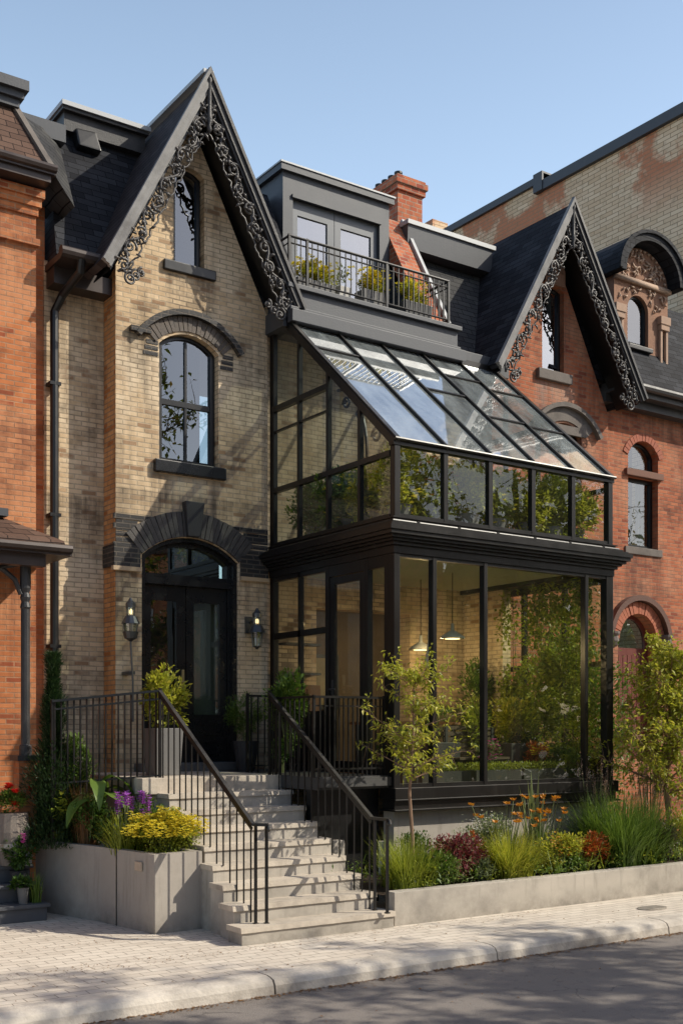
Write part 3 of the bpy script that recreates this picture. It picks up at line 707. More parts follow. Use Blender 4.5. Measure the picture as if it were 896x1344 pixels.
# box dormer
dm = MB(); X0,X1,YD,Z0,Z1 = 8.67,10.58,14.0,7.86,10.05
dm.plate(rect(X0,Z0,X1,Z1), [rect(8.84,7.95,10.40,9.72)], YD, YD+.12)
dm.box(X0,YD+.12,Z0,X0+.05,16,Z1-.01); dm.box(X1-.05,YD+.12,Z0,X1,16,Z1-.01)
dm.box(X0-.06,YD-.06,Z1-.003,X1+.06,16.1,Z1+.09)
dm.box(X0+.15,YD-.03,9.70,X1-.16,YD+.02,9.75)
dr_ = dm.build('dormer', M['grey_metal'], yh)
MB().box(X0-.075,YD-.075,Z1+.091,X1+.075,16.2,Z1+.115).build('roof_edge', M['light_metal'], dr_)
for (xa,xb) in ((8.845,9.60),(9.61,10.395)):
    m = MB(); m.plate(rect(xa,7.95,xb,9.71), [rect(xa+.11,8.06,xb-.12,9.50)], YD+.06, YD+.11)
    q = m.build('balcony_door', plain('grey blue joinery', (.10,.112,.13), .4, .15, 3, .05), dr_)
    MB().quad((xa+.11,YD+.085,8.06),(xb-.12,YD+.085,8.06),(xb-.12,YD+.085,9.50),(xa+.11,YD+.085,9.50)).build('pane', M['glass_dormer'], q)
    c = MB(); n = 26; x_a, x_b = (xa+.12,xb-.3) if xa < 9 else (xa+.14,xb-.14)
    for i in range(n):
        c.quad((x_a+(x_b-x_a)*i/n,YD+.3+.03*math.sin(i*.55),8.0),(x_a+(x_b-x_a)*(i+1)/n,YD+.3+.03*math.sin((i+1)*.55),8.0),(x_a+(x_b-x_a)*(i+1)/n,YD+.3+.03*math.sin((i+1)*.55),9.6),(x_a+(x_b-x_a)*i/n,YD+.3+.03*math.sin(i*.55),9.6))
    c.build('curtain', plain('blue grey sheer', (.24,.27,.29), .9, .1, 3, .1), q)
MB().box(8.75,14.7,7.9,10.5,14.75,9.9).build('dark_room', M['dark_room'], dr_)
# balcony slab, fascia, railing
m = MB(); m.box(7.97,12.72,7.56,10.86,14.0,7.80); m.box(7.93,12.66,7.80,10.90,12.80,7.86); m.box(7.95,12.60,7.34,10.92,12.75,7.50); m.box(7.97,12.67,7.50,10.88,12.74,7.56); m.box(7.9,12.75,7.3,11.9,13.3,7.56)
m.box(10.75,12.8,7.56,10.86,13.9,7.84)
bal = m.build('balcony', M['grey_metal'], yh, bevel=.006)
m = MB(); yr = 12.76
m.tube([(8.0,13.6,8.51),(8.0,yr,8.51),(10.72,yr,8.51),(10.72,13.6,8.51)], .020, 8); m.tube([(8.0,13.6,8.42),(8.0,yr,8.42),(10.72,yr,8.42),(10.72,13.6,8.42)], .011, 6)
m.tube([(8.0,yr,7.95),(10.72,yr,7.95)], .013, 6); m.tube([(10.72,yr,7.95),(10.72,13.6,7.95)], .013, 6)
for x in (8.0,8.28,9.6,10.72): m.box(x-.016,yr-.016,7.86,x+.016,yr+.016,8.53)
rail = m.build('balcony_railing', M['black_metal'], bal)
for i in range(30):
    x = 8.09+i*.0905
    MB().box(x-.0065,yr-.0065,7.95,x+.0065,yr+.0065,8.50).build('baluster', M['black_metal'], bal)
for i in range(8):
    y = yr+.1*(i+1)
    MB().box(10.7135,y-.0065,7.95,10.7265,y+.0065,8.50).build('baluster', M['black_metal'], bal)
# party wall between the dormer and the slates, with pale coping
m = MB(); m.hexa([(10.60,13.2,7.7),(11.05,13.2,7.7),(11.05,14.6,7.7),(10.60,14.6,7.7)], [(10.60,13.26,8.1),(11.05,13.26,8.1),(11.05,14.6,10.0),(10.60,14.6,10.0)])
m.plate([(13.15,7.75),(13.15,8.05),(14.25,9.98),(14.7,9.98),(14.7,7.75)], [], 10.60, 11.06, 'x')
m.build('party_wall', M['chimney_brick'], yh)
m = MB(); m.bar((11.03,13.12,8.06),(11.03,14.25,10.02),.06,.05,(0,-1,.5)); m.build('coping', M['light_metal'], yh)
# chimney
m = MB(); m.box(11.50,14.98,9.4,12.02,15.75,10.92); m.box(11.46,14.94,10.92,12.06,15.79,11.02); m.box(11.43,14.91,11.02,12.09,15.82,11.12); m.box(11.46,14.94,11.12,12.06,15.79,11.17)
ch = m.build('chimney', M['chimney_brick'], yh, bevel=.008)
for i, y in enumerate((15.1,15.28,15.46,15.64)):
    MB().lathe((11.72,y+.15,11.17), [(.06,0),(.055,.16),(.07,.17),(.07,.2)], 10).build('chimney_pot', M['black_metal'], ch)

# ------------------------------------------------------------------ GLASSHOUSE
GX0,GX1,GY0,GY1 = 7.98,11.62,10.46,13.2
gh = thing('conservatory', 'two storey black framed glass conservatory with sloping glazed roof on concrete base', 'conservatory', (9.8,11.8,0))
m = MB(); m.box(8.02,10.52,-.05,9.80,10.72,1.06); m.box(9.81,10.52,-.05,11.6,10.72,1.06); m.box(11.4,10.72,-.05,11.6,13.2,1.06)
m.build('foundation', M['planter_concrete'], gh)
m = MB(); m.box(7.95,10.40,1.20,11.68,10.70,1.33); m.box(7.96,10.43,1.085,11.66,10.66,1.197); m.box(7.93,10.38,1.06,11.70,10.68,1.083); m.box(7.94,10.385,1.182,11.69,10.5,1.20)
m.box(11.46,10.70,1.06,11.68,13.2,1.33)
m.build('base_trim', M['frame'], gh, bevel=.006)
MB().box(8.0,10.5,1.25,11.6,13.9,1.36).build('floor', M['wood_floor'], gh)
m = MB(); m.box(8.0,10.5,4.10,11.6,13.2,4.14); m.build('ceiling', plain('pale green plaster', (.48,.50,.38), .8, .1, 2, .05), gh)
# cornice around front and both sides
def ring(m, o, z0, z1, inset=.3):
    m.plate([(GX0-o,13.2),(GX0-o,GY0-o),(GX1+o,GY0-o),(GX1+o,13.2),(GX1-inset,13.2),(GX1-inset,GY0+inset),(GX0+inset,GY0+inset),(GX0+inset,13.2)], [], z0, z1, 'z')
m = MB()
for (o,z0,z1) in ((.02,4.04,4.13),(.05,4.131,4.17),(.09,4.171,4.20),(.13,4.201,4.235),(.17,4.236,4.28),(.19,4.281,4.33),(.15,4.331,4.36),(.10,4.361,4.39)): ring(m, o, z0, z1)
m.build('cornice', M['frame'], gh)
m = MB()
ring(m, .035, 4.391, 4.425); ring(m, .05, 4.44, 4.455); ring(m,.03,4.425,4.44)
m.tube([(GX0-.06,13.1,4.40),(GX0-.06,GY0-.06,4.40),(GX1+.06,GY0-.06,4.40)], .014, 6)
for i in range(6):
    x = GX0+.3+i*.62; m.box(x-.02,GY0-.075,4.36,x+.02,GY0-.03,4.42)
m.build('sill_rail', M['frame'], gh)
MB().box(8.06,10.52,4.14,11.56,13.2,4.44).build('upper_floor', M['wood_floor'], gh)
MB().box(11.40,12.35,1.361,11.555,13.2,4.09).build('brick_pier', M['yellow_brick'], gh)
# lower posts and mullions
for (x0,x1,y0,y1) in ((7.97,8.055,10.45,10.56),(11.50,11.63,10.45,10.56)):
    MB().box(x0,y0,1.33,x1,y1,4.04).build('corner_post', M['frame'], gh, bevel=.005)
for x in (8.575,9.375,11.13):
    MB().box(x-.028,10.452,1.335,x+.028,10.54,4.038).build('mullion', M['frame'], gh, bevel=.004)
m = PB('rail', M['frame'], gh); m.box(8.05,10.46,1.331,11.5,10.53,1.375); m.box(8.05,10.46,4.0,11.5,10.53,4.039)
for (a,b_) in ((8.055,8.547),(8.603,9.347),(9.403,11.102),(11.158,11.50)):
    MB().quad((a,10.50,1.375),(b_,10.50,1.375),(b_,10.50,4.0),(a,10.50,4.0)).build('pane', M['glass_front'], gh)
# left side, lower storey
for y0,y1 in ((13.10,13.2),(11.79,11.87),(10.97,11.05)):
    MB().box(7.97,y0,1.30,8.05,y1,4.04).build('side_post', M['frame'], gh, bevel=.004)
MB().box(7.975,12.46,1.36,8.04,12.51,4.04).build('mullion', M['frame'], gh)
m = PB('rail', M['frame'], gh); m.box(7.975,11.87,3.21,8.04,13.10,3.29); m.box(7.975,11.87,2.18,8.04,13.1,2.24); m.box(7.975,11.87,3.98,8.04,13.1,4.039); m.box(7.975,10.56,3.90,8.04,11.79,4.039); m.box(7.985,11.87,1.36,8.03,13.1,2.18); m.box(7.975,10.56,1.36,8.04,10.97,1.6)
for (y0,y1,z0,z1) in ((11.87,12.46,2.24,3.21),(12.51,13.1,2.24,3.21),(11.87,12.46,3.29,3.98),(12.51,13.1,3.29,3.98),(10.64,10.97,1.6,3.90)):
    MB().quad((8.0,y0,z0),(8.0,y1,z0),(8.0,y1,z1),(8.0,y0,z1)).build('pane', M['glass_side'], gh)
MB().box(7.97,10.56,1.30,8.05,10.64,4.04).build('side_post', M['frame'], gh)
m = MB(); m.plate(rect(11.05,1.48,11.79,3.89), [rect(11.15,1.62,11.69,3.80)], 7.985, 8.03, 'x'); sd = m.build('glazed_door', M['frame'], gh)
MB().quad((8.005,11.15,1.62),(8.005,11.69,1.62),(8.005,11.69,3.8),(8.005,11.15,3.8)).build('pane', M['glass_side'], sd)
h = MB(); h.tube([(7.985,11.72,2.5),(7.93,11.72,2.5),(7.93,11.60,2.5)], .011, 8); h.box(7.975,11.70,2.4,7.984,11.74,2.62); h.build('handle', M['zinc'], sd)
# right side, lower storey
for y in (11.3,12.1,12.9): MB().box(11.56,y-.03,1.33,11.63,y+.03,4.04).build('mullion', M['frame'], gh)
m = PB('rail', M['frame'], gh); m.box(11.56,10.56,2.85,11.63,13.2,2.92); m.box(11.56,10.56,1.33,11.63,13.2,1.62); m.box(11.56,10.56,3.95,11.63,13.2,4.04)
for (y0,y1) in ((10.56,11.27),(11.33,12.07),(12.13,12.87)):
    for (z0,z1) in ((1.62,2.85),(2.92,3.95)):
        MB().quad((11.6,y0,z0),(11.6,y1,z0),(11.6,y1,z1),(11.6,y0,z1)).build('pane', M['glass_front'], gh)
# upper storey front
for x in (8.02,11.58): MB().box(x-.04,10.45,4.455,x+.04,10.54,5.34).build('corner_post', M['frame'], gh, bevel=.004)
for x in (8.75,9.46,10.18,10.89): MB().box(x-.032,10.455,4.455,x+.032,10.53,5.33).build('mullion', M['frame'], gh, bevel=.003)
m = MB(); m.box(8.06,10.46,4.456,11.54,10.53,4.50); m.box(7.96,10.44,5.285,11.64,10.54,5.355); m.tube([(7.96,10.42,5.35),(11.64,10.42,5.35)], .022, 8)
m.build('eave_rail', M['frame'], gh)
xs = [8.06,8.718,8.782,9.428,9.492,10.148,10.212,10.858,10.922,11.54]
for i in range(5):
    MB().quad((xs[2*i],10.49,4.50),(xs[2*i+1],10.49,4.50),(xs[2*i+1],10.49,5.285),(xs[2*i],10.49,5.285)).build('pane', M['glass_upper'], gh)
# roof
ZE,ZR,YR = 5.36,7.37,12.76
zr = lambda y: ZE+(ZR-ZE)*(y-10.46)/(YR-10.46)
for x in (8.01,8.75,9.46,10.18,10.89,11.59):
    m = MB(); m.bar((x,10.42,zr(10.42)+.01),(x,YR,ZR+.01),.026 if 8.1<x<11.5 else .065,.05,(0,-.66,.75)); m.build('rafter', M['frame'], gh)
m = MB(); m.box(7.95,12.72,7.30,11.66,12.80,7.42)
for (i,y) in ((2,11.75),(3,11.35),(4,11.30),(4,12.1),(3,12.25),(0,12.2)):
    a = [8.035,8.775,9.485,10.205,10.915][i]; b_ = [8.725,9.435,10.155,10.865,11.55][i]
    m.bar((a,y,zr(y)+.012),(b_,y,zr(y)+.012),.035,.03,(0,-.66,.75))
m.build('roof_rail', M['frame'], gh)
xr = [(8.05,8.725),(8.775,9.435),(9.485,10.155),(10.205,10.865),(10.915,11.55)]
for (a,b_) in xr:
    MB().quad((a,10.46,zr(10.46)),(b_,10.46,zr(10.46)),(b_,12.74,zr(12.74)),(a,12.74,zr(12.74))).build('roof_pane', M['glass_roof'], gh)
# side grids, upper storey
for X, gl in ((8.0,'glass_side'),(11.6,'glass_upper')):
    for y in (11.15,11.83,12.5): 
        ztop = zr(y)-.05; MB().box(X-.03,y-.024,4.455,X+.03,y+.024,ztop).build('mullion', M['frame'], gh)
    MB().box(X-.03,13.1,4.455,X+.03,13.2,7.38).build('side_post', M['frame'], gh)
    m = PB('rail', M['frame'], gh); m.box(X-.032,10.54,5.17,X+.032,13.1,5.235); m.box(X-.032,11.80,6.26,X+.032,13.1,6.33); m.box(X-.032,10.54,4.455,X+.032,13.1,4.50); m.bar((X,10.46,zr(10.46)-.05),(X,12.74,zr(12.74)-.05),.07,.09,(0,-.66,.75))
    if X < 9: m.box(X-.02,11.83,5.98,X+.02,13.1,6.005)
    def side(y0,y1,z0,f0,f1=None):
        MB().quad((X,y0,z0),(X,y1,z0),(X,y1,f1),(X,y0,f0)).build('pane', M[gl], gh)
    ys = [10.54,11.126,11.174,11.806,11.854,12.476,12.524,13.1]
    for i in range(4):
        a, b_ = ys[2*i], ys[2*i+1]; side(a,b_,4.5,5.17,5.17)
        if i < 2: side(a,b_,5.235,zr(a)-.08,zr(b_)-.08)
        else: side(a,b_,5.235,6.26,6.26); side(a,b_,6.33,zr(a)-.08,min(zr(b_)-.08,7.36))
# iron scroll bracket inside the side glazing
m = MB(); rg = random.Random(5)
pts = [(8.12, 11.80-.62*math.sin(f*PI/2), 5.3+.95*math.cos(f*PI/2)) for f in [i/12 for i in range(13)]]
m.tube(pts, .022, 6)
for (cy_,cz_,r_) in ((11.0,5.52,.1),(11.62,6.05,.08),(11.35,5.85,.06)):
    m.tube([(8.12, cy_+r_*math.cos(a)*(1-.03*i), cz_+r_*math.sin(a)*(1-.03*i)) for i, a in enumerate([j*.35 for j in range(24)])], .017, 6)
m.build('scroll_bracket', M['black_metal'], gh)

# ------------------------------------------------------------------ RED BRICK HOUSE
rh = thing('brick_house', 'red brick row house with carved gable, arched stone dormer and round headed door', 'house', (14.5,13,0))
m = MB(); YB = 13.0
m.plate([(11.78,.0),(14.34,.0),(14.34,7.2),(13.03,9.75),(11.78,7.4)], [arch(12.84,13.32,7.66,8.98,.07), arch(12.98,13.72,5.4,6.72,.19)], YB, YB+.3)
m.plate(rect(14.34,0,18.45,7.75), [rect(15.17,5.13,15.94,6.36), arch(15.17,15.94,6.48,6.74,.25), arch(14.92,15.88,1.5,3.55,.45)], 13.3, 13.6)
m.build('wall', M['red_brick'], rh)
leaf_window(rh, 12.85,13.31,7.68,8.98,.06, YB+.08, .05, cross=False, sill=(.14,.16,.05), curtain=((0,.35),(.75,1)), glass='glass_dormer')
leaf_window(rh, 12.99,13.71,5.42,6.72,.18, YB+.1, .05, cross=True, sill=None)
leaf_window(rh, 15.18,15.93,5.15,6.36,0, 13.42, .06, cross=False, sill=(.10,.13,.05), curtain=((.72,1),), glass='glass')
leaf_window(rh, 15.18,15.93,6.49,6.74,.24, 13.42, .05, cross=False, glass='glass')
MB().box(15.08,13.24,6.36,16.03,13.34,6.475).build('transom', plain('dark red stone', (.16,.075,.05), .8, .3, 8, .3), rh, bevel=.01)
rr, aa = seg(12.9,13.8,.2); cz = 6.72+.2-rr
m = MB(); hood(m, 13.35, cz, rr+.23, rr+.30, aa*1.25, YB-.09, YB+.02, 24); m.build('hood_mould', M['sill_stone'], rh)
m = MB(); voussoirs(m, 13.35, cz, rr+.02, rr+.225, aa*1.0, 1, YB-.02, YB+.03, .0); hood(m, 13.35, cz, rr+.02, rr+.225, aa, YB-.021, YB+.02, 14); m.build('arch_stone', M['sill_stone'], rh)
rr, aa = seg(15.17,15.94,.25); cz = 6.74+.25-rr
m = MB(); voussoirs(m, 15.555, cz, rr+.005, rr+.13, aa*1.05, 15, 13.28, 13.33, .12, .006); m.build('brick_arch', plain('red rubbed brick', (.33,.10,.055), .8, .4, 14, .4), rh)
# door
rr, aa = seg(14.92,15.88,.45); cz = 3.55+.45-rr
m = MB(); voussoirs(m, 15.4, cz, rr+.0, rr+.20, aa*1.0, 22, 13.26, 13.33, .12, .01); m.build('brick_arch', plain('red rubbed brick b', (.36,.115,.06), .8, .4, 14, .4), rh)
m = MB(); hood(m, 15.4, cz, rr+.22, rr+.31, aa*.95, 13.18, 13.32, 22)
m.build('hood_mould', plain('dark terracotta', (.11,.055,.04), .8, .4, 10, .4), rh)
for x in (14.72,16.08): MB().lathe((x,13.25,3.38), [(.03,0),(.10,.05),(.12,.12),(.10,.2),(.13,.24),(.13,.28)], 12).build('corbel', M['sill_stone'], rh)
m = MB(); m.plate(arch(14.92,15.88,1.0,3.55,.45), [arch(15.0,15.8,3.42,3.55,.38)], 13.48, 13.54)
for i in range(7): m.box(15.0+i*.115,13.465,1.4,15.0+i*.115+.10,13.479,3.3)
d_ = m.build('door', M['red_door'], rh)
m = MB(); m.plate(arch(15.0,15.8,3.42,3.55,.38), [], 13.51, 13.512); m.build('pane', M['glass'], d_)
gable_roof(rh, 13.03, 10.06, 11.52, 14.64, 7.36, 12.55, 15.3, YB, 'slate', random.Random(9))
m = MB(); m.plate([(12.86,9.05),(13.30,9.05),(13.30,9.3),(13.05,9.75),(12.95,9.6)], [], YB-.05, YB, 'y'); m.build('carved_panel', M['carved_stone'], rh)
# mansard and eaves
m = MB(); m.hexa([(13.1,13.08,7.78),(18.45,13.08,7.78),(18.45,13.7,7.7),(13.1,13.7,7.7)], [(13.1,14.25,9.95),(18.45,14.25,9.95),(18.45,14.7,9.95),(13.1,14.7,9.95)])
m.build('mansard_roof', M['slate'], rh)
MB().box(12.6,14.7,9.0,18.45,22,9.9).build('flat_roof', M['grey_metal'], rh)
m = MB(); m.box(14.40,12.92,7.60,18.45,13.4,7.70); m.box(14.40,12.86,7.70,18.45,13.2,7.80); m.box(14.4,13.1,7.46,18.45,13.32,7.6); m.tube([(14.45,12.86,7.74),(18.45,12.86,7.74)], .06, 8)
m.build('eave_cornice', M['wood_trim'], rh)
# arched dormer
DX0,DX1,DY = 14.98,16.62,13.55; xc = (DX0+DX1)/2
m = MB()
m.plate([(DX0+.12,8.55),(DX1-.12,8.55),(DX1-.12,9.85)]+[(xc+.70*math.cos(t_*PI/16), 9.85+.62*math.sin(t_*PI/16)) for t_ in range(1,16)]+[(DX0+.12,9.85)], [arch(15.44,15.98,8.72,9.38,.25)], DY, DY+.25)
dm = m.build('arched_dormer', M['carved_stone'], rh)
m = MB(); n = 22
for i in range(n):
    t0 = PI*i/n; t1 = PI*(i+1)/n
    P_ = lambda t, r, y: (xc+r*1.0*math.cos(t), y, 9.86+r*.92*math.sin(t))
    m.hexa([P_(t0,.70,DY-.28),P_(t1,.70,DY-.28),P_(t1,.70,15.2),P_(t0,.70,15.2)], [P_(t0,.86,DY-.28),P_(t1,.86,DY-.28),P_(t1,.86,15.2),P_(t0,.86,15.2)])
    m.hexa([P_(t0,.83,DY-.32),P_(t1,.83,DY-.32),P_(t1,.83,DY-.281),P_(t0,.83,DY-.281)], [P_(t0,.89,DY-.32),P_(t1,.89,DY-.32),P_(t1,.89,DY-.281),P_(t0,.89,DY-.281)])
m.build('dormer_roof', M['slate'], dm)
m = MB(); rg = random.Random(11)
for i in range(46):         # carved tympanum foliage
    a = rg.uniform(.12,PI-.12); r0 = rg.uniform(.12,.5); c_ = (xc+r0*math.cos(a), 9.90+r0*.92*math.sin(a))
    an = rg.uniform(0,2*PI); ln = rg.uniform(.08,.18)
    m.tube([(c_[0],DY-.012,c_[1]),(c_[0]+ln*.5*math.cos(an),DY-.035,c_[1]+ln*.5*math.sin(an)),(c_[0]+ln*math.cos(an+.6),DY-.01,min(c_[1]+ln*math.sin(an+.6),10.4))], [.01,.021,.006], 5)
for i in range(18):
    a = PI*i/17; m.lathe((xc+.6*math.cos(a),DY-.02,9.86+.56*math.sin(a)-.03), [(.005,0),(.035,.03),(.005,.06)], 7)
m.box(DX0+.10,DY-.07,9.80,DX1-.10,DY-.002,9.88)
for i in range(36):
    s_ = rg.choice((-1,1)); c_ = (xc+s_*rg.uniform(.0,.62), rg.uniform(9.45,9.76))
    if abs(c_[0]-15.71) < .3 and c_[1] < 9.66: continue
    an = rg.uniform(0,2*PI); ln = rg.uniform(.07,.14)
    m.tube([(c_[0],DY-.01,c_[1]),(c_[0]+ln*.5*math.cos(an),DY-.03,c_[1]+ln*.5*math.sin(an)),(c_[0]+ln*math.cos(an+.6),DY-.008,c_[1]+ln*math.sin(an+.6))], [.01,.02,.006], 5)
m.build('stone_carving', plain('pale carved stone', (.40,.28,.205), .85, .35, 10, .4), dm, smooth=True)
for x in (15.18,16.34):
    m = MB(); m.box(x-.13,DY-.10,9.22,x+.13,DY-.002,9.36); m.box(x-.11,DY-.085,9.12,x+.11,DY-.002,9.22); m.box(x-.10,DY-.06,8.5,x-.045,DY-.002,9.12); m.box(x+.045,DY-.06,8.5,x+.10,DY-.002,9.12)
    m.build('pilaster', plain('pale sandstone', (.36,.24,.17), .85, .3, 9, .3), dm, bevel=.006)
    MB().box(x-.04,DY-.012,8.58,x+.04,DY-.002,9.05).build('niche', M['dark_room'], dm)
leaf_window(dm, 15.45,15.97,8.73,9.38,.24, DY+.06, .04, cross=False, sill=(.05,.08,.04), sillmat='wood_trim')

# ------------------------------------------------------------------ TALL BRICK BUILDING BEHIND
tb = thing('brick_building', 'tall pale brick building with blank weathered side wall behind the row houses', 'building', (22,18,0))
m = MB(); m.box(18.5,14.4,0,28,18.7,14.2); m.box(18.51,18.7,0,28,23.0,14.42); m.build('wall', M['pale_brick'], tb)
m = MB(); m.box(18.40,14.3,14.2,28.1,18.62,14.42); m.box(18.38,18.62,14.2,18.7,18.9,14.62); m.box(18.43,18.62,14.42,28.1,23.1,14.58); m.build('coping', M['grey_metal'], tb)
MB().box(18.3,22.4,14.0,18.8,22.9,14.9).build('chimney', M['pale_brick'], tb)

# ------------------------------------------------------------------ ORANGE NEIGHBOUR
oh = thing('brick_house', 'orange brick row house with brown shingled mansard and small corner porch', 'house', (3.8,13.2,0))
m = MB(); m.box(-8,13.2,0,4.74,20,8.5); m.box(4.74,13.58,0,4.985,20,8.4)
for q in range(3): m.box(-8,13.2-.03*(q+1),8.08+.1*q,4.76+.03*q,13.3,8.08+.1*(q+1))
m.box(-8,13.14,7.72,4.77,13.21,7.80)
m.build('wall', M['orange_brick'], oh)
m = MB(); m.box(-8,12.92,8.40,4.82,13.4,8.48); m.box(-8,12.88,8.481,4.87,13.4,8.57); m.tube([(-8,12.88,8.55),(4.87,12.88,8.55)], .05, 8); m.build('eave_cornice', M['gutter'], oh)
m = MB(); m.hexa([(-8,12.94,8.57),(4.84,12.94,8.57),(4.84,13.6,8.57),(-8,13.6,8.57)], [(-8,13.50,9.44),(4.60,13.50,9.44),(4.60,14.2,9.44),(-8,14.2,9.44)]); m.build('mansard_roof', M['brown_shingle'], oh)
m = MB(); m.hexa([(4.845,12.96,8.57),(5.2,13.15,8.3),(5.2,13.9,8.3),(4.845,13.7,8.57)], [(4.605,13.52,9.44),(5.42,14.3,9.70),(5.42,14.5,9.70),(4.605,14.3,9.44)]); m.build('side_slope', M['slate_worn'], oh)
m = MB(); m.bar((4.835,12.92,8.57),(4.60,13.48,9.44),.07,.05,(0,-1,.5)); m.build('hip_flashing', M['sill_stone'], oh)
m = MB(); m.box(-8,13.42,9.44,4.62,14.4,9.53); m.box(-8,13.37,9.531,4.66,14.4,9.61); m.box(-8,13.31,9.611,4.70,14.4,9.73); m.box(4.72,14.0,9.5,5.42,14.6,9.72); m.build('roof_cornice', M['grey_metal'], oh)
# porch
m = MB(); m.hexa([(-2,12.18,4.03),(4.72,12.18,4.03),(4.72,13.2,4.03),(-2,13.2,4.03)], [(-2,12.20,4.10),(4.70,12.20,4.10),(4.36,13.2,4.47),(-2,13.2,4.47)]); pr = m.build('porch_roof', M['brown_shingle'], oh)
m = MB(); m.box(-2,12.13,3.93,4.77,13.2,4.028); m.tube([(-2,12.12,4.0),(4.76,12.12,4.0)], .05, 8); m.box(-2,12.22,3.80,4.5,12.34,3.93); m.build('porch_fascia', M['gutter'], pr)
MB().box(-2,13.05,4.472,4.36,13.19,4.56).build('flashing', M['grey_metal'], pr)
m = MB(); cx_, cy_ = 4.34, 12.42
m.lathe((cx_,cy_,1.72), [(.07,0),(.07,.1),(.05,.12),(.05,1.62),(.06,1.64),(.045,1.70),(.06,1.75),(.045,1.8),(.06,1.85),(.06,2.1)], 12); m.box(cx_-.13,cy_-.13,1.66,cx_+.13,cy_+.13,1.72)
for q in range(5):
    a = q/5*PI/2; m.tube([(cx_-.05-.28*math.sin(a), cy_, 3.84-.0-.28*(1-math.cos(a))*0-.02*q), (cx_-.05-.28*math.sin(a+.3), cy_, 3.82-.02*q)], .03, 6)
m.tube([(cx_-.05,cy_,3.5),(cx_-.12,cy_,3.66),(cx_-.25,cy_,3.76),(cx_-.4,cy_,3.8)], .03, 8)
m.build('porch_post', M['wood_trim'], pr)
m = MB(); m.box(3.0,12.9,0,4.55,13.2,.78); m.box(4.24,12.34,0,4.44,12.52,1.66); m.build('porch_base', M['orange_brick'], oh)
# small bell-like fixture on the porch wall
m = MB(); m.lathe((3.62,12.98,2.62), [(.01,0),(.05,.03),(.055,.09),(.03,.14),(.05,.17),(.02,.22)], 10); m.tube([(3.62,13.2,2.8),(3.62,13.1,2.86),(3.62,12.98,2.84)], .014, 6); m.tube([(3.55,12.98,2.72),(3.60,12.93,2.76),(3.70,12.95,2.70)], .014, 6)
tag(m.build('wall_bell', plain('polished pewter', (.42,.43,.44), .3, .2, 8, .05, .003, .9), smooth=True), 'small pewter bell fixed to the orange brick porch wall', 'bell')
# painted steps
gs = thing('stone_steps', 'grey painted steps climbing to the orange brick porch', 'steps', (3.7,12,0))
for i in range(4):
    m = MB(); y = 11.62+i*.26; z = i*.18
    m.box(2.6,y+.02,z,4.30,12.9,z+.14); m.box(2.58,y-.01,z+.141,4.33,12.9,z+.18)
    m.build('step', M['grey_paint_step'], gs, bevel=.006)

# ------------------------------------------------------------------ ENTRANCE STEPS
st = thing('stone_steps', 'pale concrete stair of nine steps rising to the black front door', 'steps', (6.1,10.3,0))
RS, TR = .164, .267
for i in range(8):
    y = 9.2+i*TR; z = i*RS; x1 = 7.04 if i == 0 else 7.0
    xl = 5.25 if i == 0 else 5.30
    xl = (5.25,5.31,5.35,5.38)[i] if i < 4 else 5.43
    spans = [(xl,x1,y,y+TR+.02),(5.44,x1,y+TR+.02,11.4)] if i < 4 else [(5.43,x1,y,11.4)]
    m = MB()
    for (xa,xb,ya,yb) in spans: m.box(xa+.015,ya+(.018 if ya == y else 0),(.0 if xa < 5.42 else z),xb-.015,yb-(.015 if yb < 11 else 0),z+RS-.05)
    m.build('riser', M['concrete'], st)
    m = MB(); n = 14
    for (xa,xb,ya,yb) in spans:
        e = [R.uniform(-.003,.003) if ya == y else 0 for _ in range(n+1)]
        for q in range(n):
            a = xa+(xb-xa)*q/n; c = xa+(xb-xa)*(q+1)/n
            m.hexa([(a,ya+e[q],z+RS-.05),(c,ya+e[q+1],z+RS-.05),(c,yb,z+RS-.05),(a,yb,z+RS-.05)], [(a,ya+.008+e[q],z+RS+e[q]*.3),(c,ya+.008+e[q+1],z+RS+e[q+1]*.3),(c,yb,z+RS),(a,yb,z+RS)])
    m.build('step', M['step_stone'], st)
m = MB(); m.box(5.25,11.35,1.30,7.02,13.2,1.477); m.box(5.44,11.4,0,7.0,13.2,1.298); m.box(5.30,11.5,0,5.43,13.2,1.298)
m.build('landing', M['step_stone'], st, bevel=.008)
m = MB(); m.box(7.0,10.55,1.33,7.98,13.2,1.475); m.box(7.0,10.50,1.36,7.98,10.549,1.46)
m.build('side_deck', plain('dark grey deck', (.06,.058,.056), .6, .25, 5, .15), st)
m = MB(); m.box(7.03,10.75,0,7.97,10.85,1.328); m.build('deck_skirt', M['black_metal'], st)
MB().box(7.02,10.62,0,7.4,10.74,.75).build('side_block', M['concrete'], st, bevel=.008)

